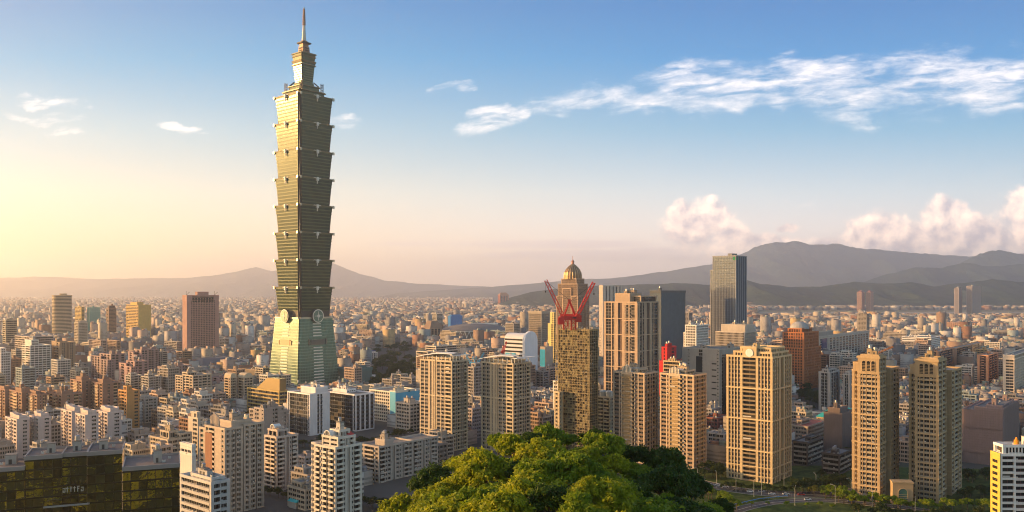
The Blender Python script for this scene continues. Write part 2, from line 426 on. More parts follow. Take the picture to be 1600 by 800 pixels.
def roof_kit(root, x0, x1, y0, y1, z, rnd, n=3, col=None, tank=True):
    W, L = x1-x0, y1-y0
    if W < 5 or L < 5: return
    m = wall(col or (.36, .34, .32))
    for i in range(n):
        w, l, h = rnd.uniform(3, max(3.2, min(8, W*.35))), rnd.uniform(3, max(3.2, min(8, L*.35))), rnd.uniform(2.4, 5)
        x = rnd.uniform(x0+1.2, max(x0+1.3, x1-w-1.2)); y = rnd.uniform(y0+1.2, max(y0+1.3, y1-l-1.2))
        mb = MB(); mb.box(x, x+w, y, y+l, z, z+h, 0, top=1); mb.box(x-.2, x+w+.2, y-.2, y+l+.2, z+h, z+h+.25, 1)
        hut = mb.build('roof_hut', [m, M_ROOF, M_DARK], root); dr = MB(); dr.box(x+w*.3, x+w*.6, y-.06, y-.01, z+.1, z+2.1); dr.build('door', M_DARK, hut)
        if tank and rnd.random() < .7:
            t = MB(); t.cyl(x+w/2, y+l/2, 1.0, z+h+.5, 1.0, z+h+2.3, 12); t.cyl(x+w/2, y+l/2, 1.0, z+h+2.3, .2, z+h+2.7, 12)
            for a, b in ((-.7,-.7),(.7,-.7),(.7,.7),(-.7,.7)): t.box(x+w/2+a-.08, x+w/2+a+.08, y+l/2+b-.08, y+l/2+b+.08, z+h+.2, z+h+.5)
            t.build('water_tank', M_STEEL, hut)
    for i in range(n+1):
        x = rnd.uniform(x0+1, x1-2.2); y = rnd.uniform(y0+1, y1-2.2); mb = MB()
        mb.box(x, x+1.2, y, y+.8, z+.1, z+1.1, 0); mb.cyl(x+.6, y+.4, .35, z+1.1, .35, z+1.2, 10, 1); mb.build('air_conditioner', [M_AC, M_DARK], root)

def hero(name, label, cat, xl, xc, xr, yt, D, st, blocks=None, th=TH, individual=None, kit=3, short=None, group=None, z0=0, excl=True, seed=None, we_=None):
    px, py, ws, we = fit(xl, xc, xr, D, th); we = we_ or we; H = PZ(yt, D)
    rnd = random.Random(seed if seed is not None else int(xl*7+yt))
    root = empty(name, (px, py, z0), th); tag(root, label, cat, group)
    H -= z0
    if individual is None: individual = D < 950
    mb = MB(); cells = []
    bl = blocks or [(0, 1, 0, 1, 0, 1)]
    for i, b in enumerate(bl):
        e = .013*i
        fx0, fx1, fy0, fy1, fz0, fz1 = b[:6]
        block(mb, cells, (-ws*(1-fx0)+e, -ws*(1-fx1)-e, we*fy0+e, we*fy1-e, H*fz0, H*fz1-e, b[6] if len(b) > 6 else {}), st, rnd)
    place_cells(root, mb, cells, st, rnd, individual, (px, py), th, None)
    mb.build('wall', st['mats'], root)
    if kit:
        big = max(bl, key=lambda b: (b[5], (b[1]-b[0])*(b[3]-b[2])))
        roof_kit(root, -ws*(1-big[0])+1, -ws*(1-big[1])-1, we*big[2]+1, we*big[3]-1, H*big[5]+.05, rnd, kit, tuple(c*.9 for c in st['col']))
    if excl: EXCL.append((px, py, th, -ws-3, 3, -3, we+3))
    HEROES.append((short or label, xl, xr, yt, GY(D), D, H, ws, we, root))
    return root, ws, we, H
def GY(D): return HZ + CAMH*FPX/D
# ------------------------------------------------------------------ terrain
def mat_ground():
    m, nt, b = principled('city_ground', (.1, .1, .1), .95, 0, .1); g = NG(nt)
    tc = g.n('ShaderNodeTexCoord'); P = tc.outputs['Object']
    n1 = g.noise(P, .004, 6, .65); n2 = g.noise(P, .05, 4, .6)
    c = g.mix(g.sstep(n1, .48, .62), (.085, .08, .075), (.05, .065, .03)); c = g.mix(g.m('MULTIPLY', n2, .5), c, (.16, .15, .135))
    g.link(c, b.inputs['Base Color']); return m
gm = MB(); gm.quad((-26000, -2500, 0), (26000, -2500, 0), (26000, 34000, 0), (-26000, 34000, 0))
tag(gm.build('city_ground', mat_ground()), kind='structure')

def mat_hill(c1, c2, scale):
    m, nt, b = principled('forested_hill', c1, .95, 0, .1); g = NG(nt)
    tc = g.n('ShaderNodeTexCoord'); n = g.noise(tc.outputs['Object'], scale, 8, .65)
    g.link(g.mix(g.sstep(n, .35, .65), c1, c2), b.inputs['Base Color'])
    bp = g.n('ShaderNodeBump'); bp.inputs['Strength'].default_value = .9; bp.inputs['Distance'].default_value = .25/scale
    g.link(g.noise(tc.outputs['Object'], scale*3, 6, .7), bp.inputs['Height']); g.link(bp.outputs[0], b.inputs['Normal'])
    return m
def ridge(name, prof, D, depth, mat, seed, rough=.12, nu=420, nv=40, dd=0):
    """a range of hills: real height field whose crest follows the given (azimuth, height) list"""
    from mathutils import noise as mn
    prof = sorted(prof); xs = [p[0] for p in prof]; zs = [p[1] for p in prof]
    vs = []; fs = []
    for j in range(nv+1):
        v = -1 + 2*j/nv
        for i in range(nu+1):
            u = i/nu; px = xs[0] + (xs[-1]-xs[0])*u
            Dc = D + dd*(u-.5)
            z = PZ(np.interp(px, xs, zs), Dc)
            fall = max(0, 1-abs(v))**.85
            X = PX(px, Dc); Y = Dc + v*depth
            n = mn.fractal(Vector((X/depth*1.3+seed, Y/depth*1.3, seed*.7)), .9, 2.1, 5)
            spur = .7*abs(mn.noise(Vector((X/depth*4.1+seed*2, v*.9, seed))))+.5*abs(mn.noise(Vector((X/depth*10.3+seed, v*2.1, seed))))
            h = z*fall*(1 - min(.9, spur*1.1)*min(1, abs(v)*2.6)) + z*rough*n*(1-fall*.7)
            h += z*.035*mn.fractal(Vector((X/depth*9, Y/depth*9, seed)), .8, 2.2, 4)
            if fall < .02: h = -30
            vs.append((X, Y, h-8 if h < 2 else h))
    W = nu+1
    for j in range(nv):
        for i in range(nu): fs.append((j*W+i, j*W+i+1, (j+1)*W+i+1, (j+1)*W+i))
    me = bpy.data.meshes.new(name); me.from_pydata(vs, [], fs); me.materials.append(mat)
    me.polygons.foreach_set('use_smooth', [True]*len(fs)); me.update()
    o = link(name, me); tag(o, kind='structure'); return o
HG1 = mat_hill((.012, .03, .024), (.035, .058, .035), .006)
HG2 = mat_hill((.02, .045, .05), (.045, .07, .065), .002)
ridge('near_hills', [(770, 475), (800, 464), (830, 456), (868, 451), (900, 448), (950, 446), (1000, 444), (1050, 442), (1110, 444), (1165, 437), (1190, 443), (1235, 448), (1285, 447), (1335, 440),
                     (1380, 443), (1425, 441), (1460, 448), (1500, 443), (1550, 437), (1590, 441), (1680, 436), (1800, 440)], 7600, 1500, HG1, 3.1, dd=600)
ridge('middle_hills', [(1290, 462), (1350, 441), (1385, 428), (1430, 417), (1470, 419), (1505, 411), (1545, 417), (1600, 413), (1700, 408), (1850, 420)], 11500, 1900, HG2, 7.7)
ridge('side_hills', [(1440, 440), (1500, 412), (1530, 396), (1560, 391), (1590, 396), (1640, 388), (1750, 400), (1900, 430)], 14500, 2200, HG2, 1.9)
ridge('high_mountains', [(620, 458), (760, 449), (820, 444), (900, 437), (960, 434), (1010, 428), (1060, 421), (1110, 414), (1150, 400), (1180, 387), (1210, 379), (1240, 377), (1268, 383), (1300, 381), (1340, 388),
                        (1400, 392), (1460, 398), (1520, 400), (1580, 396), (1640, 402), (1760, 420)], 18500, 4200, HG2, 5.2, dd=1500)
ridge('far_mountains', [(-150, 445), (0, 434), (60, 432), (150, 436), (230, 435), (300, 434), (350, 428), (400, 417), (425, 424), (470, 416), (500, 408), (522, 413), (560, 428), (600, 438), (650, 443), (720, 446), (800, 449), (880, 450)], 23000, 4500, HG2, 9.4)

def haze():
    mb = MB(); mb.box(-25990, 25990, -2490, 33990, -31, 1300)
    m = bpy.data.materials.new('haze'); m.use_nodes = True; nt = m.node_tree; nt.nodes.clear()
    o = nt.nodes.new('ShaderNodeOutputMaterial'); v = nt.nodes.new('ShaderNodeVolumePrincipled')
    v.inputs['Color'].default_value = (.96, .96, .99, 1); v.inputs['Density'].default_value = HAZE_DENSITY; v.inputs['Anisotropy'].default_value = .68
    nt.links.new(v.outputs[0], o.inputs['Volume'])
    tag(mb.build('haze', m), kind='stuff')
haze()

# ------------------------------------------------------------------ the supertall tower
def supertall():
    Dc = 1130.0; cx = PX(475, Dc)
    Zt = lambda y: PZ(y, Dc)
    root = empty('skyscraper', (cx, Dc, 0), TH)
    tag(root, 'giant green glass tower of eight flared pagoda-like tiers tapering to a needle spire', 'skyscraper')
    gl = glass((.04, .075, .055), .2, .5, .3); rib = metal((.085, .115, .065), .5, .15); ledge = metal((.20, .18, .11), .45, .3)
    gl2 = glass((.075, .15, .125), .18, .6, .35); rib2 = metal((.14, .22, .175), .42, .25); dark = metal((.07, .065, .06), .6, .1); white = wall((.7, .68, .6), .5, .05); pale = metal((.45, .42, .34), .35, .5)
    def sq(h, c):
        return [(h-c, -h), (h-c, -h+c), (h, -h+c), (h, h-c), (h-c, h-c), (h-c, h), (-h+c, h), (-h+c, h-c), (-h, h-c), (-h, -h+c), (-h+c, -h+c), (-h+c, -h)]
    def tiers(mb, h0, z0, h1, z1, n, c, proud=.35, frac=.30, mull=1.6, notch=None):
        for i in range(n):
            a = z0+(z1-z0)*i/n; b = z0+(z1-z0)*(i+1)/n; m_ = a+(b-a)*(1-frac)
            H = lambda z: h0+(h1-h0)*(z-z0)/(z1-z0)
            k0 = len(mb.m); mb.loft(sq(H(a), c), a, sq(H(m_), c), m_, 0, False, False)
            k1 = len(mb.m); mb.loft(sq(H(m_)+proud, c), m_, sq(H(b)+proud, c), b, 1)
            if notch is not None:  # notch walls coloured dark to paint the shade of the recess
                for k_ in (k0, k1):
                    for e in (0, 1, 3, 4, 6, 7, 9, 10): mb.m[k_+e] = notch
        # vertical mullions on the two broad faces in view and behind
        H = lambda z: h0+(h1-h0)*(z-z0)/(z1-z0)
        k = int((2*h0-2*c)/mull)
        for i in range(1, k):
            t = -1+2*i/k
            for sx, sy in ((0,-1),(1,0),(0,1),(-1,0)):
                ha, hb = H(z0), H(z1)
                pa = (t*(ha-c), sy*(ha+.12)) if sx == 0 else (sx*(ha+.12), t*(ha-c)); pb = (t*(hb-c), sy*(hb+.12)) if sx == 0 else (sx*(hb+.12), t*(hb-c))
                mb.bar((*pa, z0), (*pb, z1), .22, 1)
    # podium shaft
    mb = MB(); zb = Zt(497); tiers(mb, 35.0, 0, 27.5, zb, 25, 1.2, .18, .22, 2.6); mb.build('base', [gl2, rib2], root)
    def H(z): return 35.0-7.5*z/zb
    for sx, sy, nm in ((0,-1,''), (1,0,'')):
        for i in range(22):
            z = 8+i*3.94
            if abs(z-Zt(533)) < 5.5: continue
            w = 8.2-.08*i; h = H(z)+.28; mb = MB()
            if sx == 0: mb.box(-w, w, -h-.25, -h+.3, z, z+1.5)
            else: mb.box(h-.3, h+.25, -w, w, z, z+1.5)
            mb.build('lit_window_row', white, root)  # lit window rows, their light painted as pale boxes
        z = Zt(537); h = H(z)+.5; mb = MB()
        if sx == 0:
            mb.box(-11, 11, -h-.2, -h+.5, z, z+7); mb.box(-14.5, -12, -h-.2, -h+.5, z, z+6); mb.box(12, 14.5, -h-.2, -h+.5, z, z+6)
        else:
            mb.box(h-.5, h+.2, -11, 11, z, z+7); mb.box(h-.5, h+.2, -15, -12.4, z, z+8); mb.box(h-.5, h+.2, 12.4, 15, z, z+8)
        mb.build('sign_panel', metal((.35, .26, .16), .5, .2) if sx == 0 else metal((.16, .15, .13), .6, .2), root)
    for z in (Zt(533), Zt(590)):
        for sx in (-1, 1):
            for sy in (-1, 1):
                mb = MB(); h = H(z); mb.cyl(sx*(h-.6), sy*(h-.6), 1.3, z-1.4, 1.3, z+1.4, 10); mb.build('corner_knob', white, root)
    mb = MB(); mb.loft(sq(28.4, 2), zb, sq(28.4, 2), zb+2.0, 0); mb.loft(sq(25.5, 3), zb+2, sq(25.5, 3), Zt(484), 1); mb.build('belt', [pale, dark], root)
    zc = Zt(493)
    for rz in range(4):
        mb = MB(); n = 28
        for (r0, d0, d1, mi) in ((9.0, 24, 31.5, 0), (7.6, 31.5, 31.9, 1), (2.2, 31.9, 32.3, 0)):
            a = [(r0*math.cos(2*math.pi*i/n), r0*math.sin(2*math.pi*i/n)) for i in range(n)]
            k0 = len(mb.v); mb.v += [(p[0], -d0, zc+p[1]) for p in a] + [(p[0], -d1, zc+p[1]) for p in a]
            for i in range(n):
                j = (i+1) % n; mb.f.append((k0+i, k0+j, k0+n+j, k0+n+i)); mb.m.append(2)
            mb.f.append(tuple(k0+n+i for i in range(n))); mb.m.append(mi)
        mb.bar((-6, -32.0, zc), (6, -32.0, zc), .6, 0); mb.bar((0, -32.0, zc-6), (0, -32.0, zc+6), .6, 0)
        o = mb.build('round_emblem', [white, rib2, dark], root); o.rotation_euler = (0, 0, rz*math.pi/2)
    ys = [153.5, 195.5, 238, 280, 322, 364, 406, 448, 489]
    orn = MB()                                                      # scroll ornament over the middle of each ledge
    orn.cyl(0, 0, 1.7, -.5, 1.7, .5, 12); 
    for s_ in (-1, 1): orn.bar((s_*1.2, 0, .6), (s_*4.6, 0, 1.6), .8); orn.bar((s_*4.6, 0, 1.6), (s_*6, 0, .6), .6)
    orn.bar((0, 0, -.5), (0, 0, -6.5), 1.2); orn.bar((0, 0, 2.4), (0, 0, -2.4), 3.0)
    orn_me = orn.mesh('scroll_ornament', [white])
    knob = MB()
    for dz in (-1, 0, 1): knob.bar((-1.4, 0, dz*1.1), (1.4, 0, dz*1.1+.3), 1.0)
    knob.bar((0, 0, -1.0), (0, 0, 1.0), .6); knob_me = knob.mesh('corner_scroll', [pale])
    for i in range(8):
        z0, z1 = Zt(ys[i+1]), Zt(ys[i]); mb = MB()
        tiers(mb, 24.8, z0, 28.4, z1-1.6, 8, 3.6, notch=3)
        mb.loft(sq(29.2, 3.2), z1-1.6, sq(29.5, 3.2), z1-.5, 2); mb.loft(sq(29.0, 3.0), z1-.5, sq(27.5, 3.0), z1-.02, 2)
        for cx_, cy_ in ((1,-1),(-1,-1),(1,1),(-1,1)):              # dark bar painting the recess shade into each corner notch
            mb.bar((cx_*23.4, cy_*23.4, z0), (cx_*25.6, cy_*25.6, z1-1.7), 1.6, 3)
        mb.build('flared_tier', [gl, rib, ledge, dark], root)
        for k in range(4):
            a = k*math.pi/2; h = 29.6
            link('scroll_ornament', orn_me, root, (h*math.sin(a), -h*math.cos(a), z1-2.2), a)
            for s_ in (-1, 1):
                t = s_*26.2; link('corner_scroll', knob_me, root, (h*math.sin(a)+t*math.cos(a), -h*math.cos(a)+t*math.sin(a), z1-1.6), a)
    # crown
    mb = MB(); z = Zt(153.5)
    mb.loft(sq(21, 3), z, sq(20, 3), Zt(147), 1); mb.loft(sq(22, 3), Zt(147), sq(22, 3), Zt(145.5), 0); mb.loft(sq(16, 2.5), Zt(145.5), sq(15, 2.5), Zt(138), 1)
    mb.loft(sq(16.5, 2.5), Zt(138), sq(16.5, 2.5), Zt(136.8), 0); mb.loft(sq(11, 2), Zt(136.8), sq(10.2, 2), Zt(131), 1); mb.build('crown_base', [ledge, rib], root)
    for sx in (-1, 1):
        for sy in (-1, 1):
            mb = MB(); mb.lattice((sx*17, sy*17, Zt(147)), (sx*17, sy*17, Zt(131)), 2.6, 0, .4); mb.bar((sx*14, sy*14, Zt(136)), (sx*9, sy*9, Zt(129)), 1.5); mb.build('crown_frame', dark, root)
    mb = MB(); tiers(mb, 8.6, Zt(132), 10.8, Zt(100), 9, 1.5, .3, .35); mb.build('crown_shaft', [gl, rib], root)
    mb = MB(); mb.loft(sq(12.2, 1.6), Zt(104), sq(12.2, 1.6), Zt(102.6), 0); mb.loft(sq(11.6, 1.6), Zt(100), sq(12.6, 1.6), Zt(97), 0)
    mb.loft(sq(10.6, 1.6), Zt(97), sq(11.2, 1.6), Zt(91), 1); mb.loft(sq(12, 1.6), Zt(91), sq(12.4, 1.6), Zt(89.8), 0); mb.loft(sq(11, 1.6), Zt(89.8), sq(11.6, 1.6), Zt(86.5), 1); mb.loft(sq(12.8, 1.6), Zt(86.5), sq(12.6, 1.6), Zt(85), 0)
    mb.build('crown_cap', [ledge, rib], root)
    br = metal((.30, .19, .13), .5, .3)
    mb = MB(); mb.loft(sq(6, .8), Zt(85), sq(5.4, .8), Zt(73), 0)
    for i in range(3):
        for s_ in (-1, 1): mb.box(s_*6.3-.3, s_*6.3+.3, -3, 3, Zt(83-i*3.6), Zt(84.5-i*3.6), 1); mb.box(-3, 3, s_*6.3-.3, s_*6.3+.3, Zt(83-i*3.6), Zt(84.5-i*3.6), 1)
    mb.loft(sq(4.2, .8), Zt(73), sq(5.0, .8), Zt(69), 0); mb.loft(sq(7.0, .8), Zt(69), sq(7.4, .8), Zt(67.2), 1); mb.loft(sq(5, .8), Zt(67.2), sq(3.2, .5), Zt(64), 0)
    mb.build('lantern', [br, dark], root)
    mb = MB(); mb.cyl(0, 0, 3.1, Zt(64), 1.6, Zt(40), 16, 0); mb.cyl(0, 0, 1.5, Zt(40), 1.1, Zt(14), 16, 1); mb.cyl(0, 0, 1.2, Zt(14), .2, Zt(11), 12, 0)
    for i in range(9): zz = Zt(39-i*2.8); mb.cyl(0, 0, 2.5-.1*i, zz, 2.3-.1*i, zz+1.2, 14, 1)
    mb.build('spire', [pale, br], root, smooth=False)
    EXCL.append((cx, Dc, TH, -62, 62, -62, 62)); HEROES.append(('the giant pagoda-like tower', 420, 520, 12, 611, Dc, 500, 60, 60, root))
supertall()
# ------------------------------------------------------------------ buildings one can tell apart
CREAM = (.52, .41, .26); TAN = (.42, .32, .21); PINK = (.40, .27, .23); GREY = (.36, .32, .29); WHT = (.66, .63, .58); BRICK = (.28, .13, .08); BROWN = (.22, .15, .11)
S_ = mkstyle
st_grid = S_(CREAM, 'qnqn*', fh=3.2, r=1.4, band=6)
st_res = S_(TAN, 'pwbwp', fh=3.2, r=1.4, spand=(.36, .29, .22))
st_white = S_(WHT, 'qwqbq*', fh=3.1, r=1.1)
st_slab = S_(PINK, 'qn*', 'qn*', fh=3.5, r=.9, frame=(.3, .2, .17))

def arch_panel(root, xs, y, z0, h, w, mat):
    for x in xs:
        mb = MB(); k = 10
        pts = [(x-w/2, z0), (x+w/2, z0), (x+w/2, z0+h)] + [(x+w/2*math.cos(math.pi*i/k), z0+h+w/2*math.sin(math.pi*i/k)) for i in range(1, k)] + [(x-w/2, z0+h)]
        mb.poly([(p[0], y-.05, p[1]) for p in pts], 0)
        n = len(pts)
        for i in range(n):
            a, b = pts[i], pts[(i+1) % n]; mb.bar((a[0], y-.12, a[1]), (b[0], y-.12, b[1]), .35, 1)
        for i in range(1, 6): mb.bar((x-w/2, y-.1, z0+h*i/6), (x+w/2, y-.1, z0+h*i/6), .18, 1)
        mb.build('arched_opening', mat, root)

# the broad cream tower
st = S_((.50, .39, .23), 'nqnqnqnpXpnqnqnqn', 'nqnqnpdpnqnqn', fh=3.15, r=1.6, band=7, sill=.7, head=.25, spand=(.27, .20, .13), groove=.5, balc=(.24, .18, .11))
r, ws, we, H = hero('apartment_tower', 'broad cream tower with stepped top, round disc above a dark balcony slot, by the road', 'building', 1135, 1207, 1237, 560, 581, st,
    [(0, 1, 0, 1, 0, 1), (.13, .97, .05, .9, 1, 1.035), (.26, .93, .1, .8, 1.035, 1.07), (.36, .66, .002, .5, 1, 1.075, dict(S='s'))], kit=1, short='the broad cream tower')
mb = MB(); k = 28; cxx, zc = -ws*.49, H*1.035
a = [(cxx+2.9*math.cos(6.2832*i/k), zc+2.9*math.sin(6.2832*i/k)) for i in range(k)]
mb.v += [(p[0], -.35, p[1]) for p in a]+[(p[0], .3, p[1]) for p in a]; mb.f.append(tuple(range(k))[::-1]); mb.m.append(0)
for i in range(k): mb.f.append((i, (i+1) % k, k+(i+1) % k, k+i)); mb.m.append(0)
mb.build('round_disc', M_WHITE, r)
for z in (2.5, 6.5): 
    mb = MB(); mb.box(-ws-.3, .3, -.3, we+.3, z*1.6, z*1.6+.5); mb.build('base_cornice', st['mats'][1], r)

# the two tall twins at the right
st_tw = S_((.38, .28, .165), 'pnqbqwp', 'pnpwp', fh=3.1, r=1.7, band=3, sill=.8, spand=(.36, .30, .22), balc=(.44, .36, .25), groove=.3)
for i, (xl, xc, xr, yt, D, lab) in enumerate(((1328, 1378, 1405, 560, 531, 'left of the two tall twin towers with three arched openings on the gilded crown'),
                                          (1416, 1470, 1503, 565, 527, 'right of the two tall twin towers with three arched openings on the gilded crown'))):
    r, ws, we, H = hero('twin_tower', lab, 'building', xl, xc, xr, yt, D, st_tw,
        [(.24, .93, .012, .36, 0, 1, dict(S='nqwqWqwqn', E='nqn')), (0, .26, .10, .7, 0, .9, dict(S='nqn')), (.06, .45, .06, .34, .9, .955, dict(S='s')), (.40, 1, .50, 1, 0, .905, dict(E='nqwqn', S='pnp')), (.3, .70, .34, .52, 0, .925, dict(S='s', E='b')),
         (.3, .88, .05, .33, 1, 1.012)], kit=2, short=('the left twin tower', 'the right twin tower')[i], group='twin towers with arched crowns')
    mb = MB(); mb.box(-ws*.74, -ws*.09, we*.012-.4, we*.012+.5, H*.885, H*1.0); mb.build('crown_panel', st_tw['mats'][0], r)
    arch_panel(r, [-ws*(1-f) for f in (.44, .585, .73)], we*.012-.42, H*.905, 5.6, 2.5, [GLASSES[0], st_tw['mats'][1]])
    mb = MB(); mb.box(-ws*.76-.5, -ws*.07+.3, -.3, we*.36+.2, H*.86, H*.865); mb.box(-ws*.76-.5, -ws*.07+.3, -.3, we*.36+.2, H*.995, H+.9); mb.build('cornice', st_tw['mats'][1], r)
# gate between them
p0 = PT(1411, 775, 524); gt = empty('arched_gatehouse', (p0.x, p0.y, 0), R(-12)); tag(gt, 'low stone gatehouse with green arched window between the twin tower bases', 'gatehouse')
mb = MB(); mb.box(-6, 6, 0, 8, 0, 14, 0); mb.box(-6.4, 6.4, -.4, 8.4, 14, 14.8, 1); mb.build('wall', st_tw['mats'], gt)
arch_panel(gt, [0], -.02, 1, 7, 5.6, [glass((.06, .14, .12), .2), st_tw['mats'][1]])

# two tan towers with white swooping roof blades
st_g = S_((.46, .38, .27), 'wqwqvpvqwqwqb', 'bqwqbqwqwqb', fh=3.25, r=1.3, spand=(.26, .22, .18), band=9)
for i, (xl, xc, xr, yt, D, lab) in enumerate(((656, 706, 731, 566, 700, 'tan tower with a white swooping roof blade, left of the pair above the hill'),
                                               (752, 802, 829, 570, 690, 'grey-tan tower with a white swooping roof blade, right of the pair above the hill'))):
    r, ws, we, H = hero('apartment_tower', lab, 'building', xl, xc, xr, yt, D, st_g, [(0, 1, 0, 1, 0, 1), (.12, .9, .1, .9, 1, 1.03), (.3, .5, -.015, .1, .0, 1.0, dict(S='v'))],
        kit=4, short=('the left swoop-roofed tower', 'the right swoop-roofed tower')[i], group='pair of towers with swooping roof blades')
    mb = MB(); n = 14
    for j in range(n):
        t0, t1 = j/n, (j+1)/n; f = lambda t: H+2.5+4.2*math.sin(t*math.pi*.62)
        x0, x1 = -ws*1.08+ws*1.12*t0, -ws*1.08+ws*1.12*t1
        for q in (0, 1): pass
        k0 = len(mb.v); mb.v += [(x0, -1.5, f(t0)), (x1, -1.5, f(t1)), (x1, 5.5, f(t1)+.6), (x0, 5.5, f(t0)+.6), (x0, -1.5, f(t0)+.6), (x1, -1.5, f(t1)+.6), (x1, 5.5, f(t1)+1.2), (x0, 5.5, f(t0)+1.2)]
        mb.f += [(k0, k0+3, k0+2, k0+1), (k0+4, k0+5, k0+6, k0+7), (k0, k0+1, k0+5, k0+4), (k0+2, k0+3, k0+7, k0+6)]; mb.m += [0]*4
    mb.box(-1, 5 if i else 2, -1.2, we*1.02, H+5.2, H+5.7, 0)
    for q in range(7): mb.box(-ws*(.06+q*.14), -ws*(.06+q*.14)+.5, .2, .7, H, H+4.5, 0)
    for q in range(5): mb.box(-.8, -.3, we*(.1+q*.2), we*(.1+q*.2)+.5, H, H+5.3, 0)
    mb.build('roof_blade', M_WHITE, r)

# scaffolded tower under construction
st_sc = S_((.24, .19, .10), 'c*', 'c*', fh=3.35, r=.8, spand=(.17, .14, .08), frame=(.3, .24, .14))
r, ws, we, H = hero('unfinished_tower', 'unfinished tower wrapped in brown scaffolding carrying the two red cranes', 'building', 872, 921, 935, 517, 660, st_sc, kit=0, individual=True, short='the scaffolded tower')
mb = MB(); e = 1.5
nx, ny, nz = 14, 6, int(H/2.1)
for i in range(nx+1): x = -ws-e+(ws+2*e)*i/nx; mb.box(x-.09, x+.09, -e-.09, -e+.09, 0, H+3)
for i in range(ny+1): y = -e+(we+2*e)*i/ny; mb.box(e-.09, e+.09, y-.09, y+.09, .0, H+3)
for k in range(nz): z = 2.1*k+1; mb.box(-ws-e, e, -e-.14, -e+.3, z, z+.16, 1 if k % 2 else 0); mb.box(e-.3, e+.14, -e, we+e, z, z+.16, 1 if k % 2 else 0)
for i in range(0, nx, 2):
    for k in range(0, nz-2, 3): mb.bar((-ws-e+(ws+2*e)*i/nx, -e-.16, 2.1*k+1), (-ws-e+(ws+2*e)*(i+2)/nx, -e-.16, 2.1*(k+3)+1), .12)
mb.build('scaffolding', [metal((.34, .27, .15), .6, .3), wall((.42, .34, .2))], r)
mb = MB(); rn = random.Random(4)
for k in range(8, nz, 1):
    for i in range(nx):
        if rn.random() < .3: x = -ws-e+(ws+2*e)*i/nx; mb.box(x+.15, x+1.6+(ws/nx-2), -e+.12, -e+.16, 2.1*k+1.1, 2.1*k+3)
mb.build('netting', wall((.20, .17, .09)), r)
for i in range(6):
    for j in range(3):
        mb = MB(); x = -ws+ws*(i+.3)/6; y = we*(j+.4)/3; mb.box(x-.3, x+.3, y-.3, y+.3, H, H+rn.uniform(1.5, 4)); mb.build('column_stub', M_CONC, r)

def crane(name, label, base, mast_h, az, jib_len, jib_el, mat, w=2.2, group=None, cab=True, flat=False):
    root = empty(name, base, 0); tag(root, label, 'crane', group)
    mb = MB(); mb.lattice((0, 0, 0), (0, 0, mast_h), w, 0, w*.22); mb.build('mast', mat, root)
    d = Vector((math.sin(R(az)), math.cos(R(az)), 0)); top = Vector((0, 0, mast_h))
    mb = MB(); mb.box(-w*.8, w*.8, -w*.8, w*.8, mast_h, mast_h+w*.5); mb.bar(top-d*w*3.2+Vector((0, 0, w*.5)), top+d*w*1.2+Vector((0, 0, w*.5)), w*.9); mb.build('turntable', mat, root)
    j1 = top + d*(jib_len*math.cos(R(jib_el))) + Vector((0, 0, jib_len*math.sin(R(jib_el)))); j0 = top+d*w*.8+Vector((0, 0, w*.8))
    mb = MB(); mb.lattice(j0, j1, w*.62, 0, w*.13, w*1.0); mb.build('jib', mat, root)
    ap = top-d*w*.9+Vector((0, 0, w*(4.2 if not flat else 2.5)))
    mb = MB(); mb.bar(top+d*w*.7, ap, w*.25); mb.bar(top-d*w*2.6, ap, w*.25); mb.bar(ap+Vector((-w*.4, 0, 0)), ap+Vector((w*.4, 0, 0)), w*.3); mb.build('a_frame', mat, root)
    mb = MB(); mb.bar(ap, j0+(j1-j0)*.96, w*.07); mb.bar(ap, j0+(j1-j0)*.6, w*.06); mb.build('pendant', M_DARK, root)
    mb = MB(); c = top-d*w*2.9; mb.box(c.x-w*.7, c.x+w*.7, c.y-w*.7, c.y+w*.7, mast_h-w*.9, mast_h+w*.7); mb.build('counterweight', mat if not flat else M_CONC, root)
    if cab:
        q = d.cross(Vector((0, 0, 1)))*w*.95+top; mb = MB(); mb.box(q.x-w*.4, q.x+w*.4, q.y-w*.4, q.y+w*.4, mast_h+.2, mast_h+w*.9, 0); mb.box(q.x-w*.42, q.x+w*.42, q.y-w*.42, q.y+w*.42, mast_h+w*.45, mast_h+w*.75, 1); mb.build('cab', [mat, GLASSES[1]], root)
    mb = MB(); mb.bar(j1, j1-Vector((0, 0, jib_len*.25)), w*.05); mb.bar(j1-Vector((0, 0, jib_len*.25)), j1-Vector((0, 0, jib_len*.25+w*.4)), w*.25); mb.build('hook', M_DARK, root)
    return root
def on_px(x, y, D): return PT(x, y, D)
b = PT(884, 515, 676); b.z = H+.1; crane('red_crane', 'red luffing crane on the scaffolded tower with its boom leaning left', b, 9.5, -82, 35, 62, M_RED, 3.5, 'pair of red luffing cranes')
b = PT(896, 515, 668); b.z = H+.1; crane('red_crane', 'red luffing crane on the scaffolded tower with its boom leaning right', b, 8, 80, 35, 61, M_RED, 3.5, 'pair of red luffing cranes')

# framed tower behind it
st_k = S_((.42, .31, .22), 'qcqnqpdpqnqcq', 'qcqnqpdpqnqcq', fh=3.3, r=1.3, band=5, spand=(.12, .085, .07), groove=.8)
hero('framed_tower', 'tall brown tower with pale frames and dark glass stripe, right of the scaffolded tower', 'building', 943, 996, 1031, 473, 850, st_k,
     [(0, .98, .01, 1, 0, 1), (.28, .72, .1, .6, 1, 1.07, dict(S='s', E='s')), (.72, .97, .2, .9, 1, 1.05, dict(S='W', E='dWd')), (.55, 1, 0, .12, 0, .985, dict(S='pcdcp', E='pdp'))], kit=3, short='the pale-framed tower')

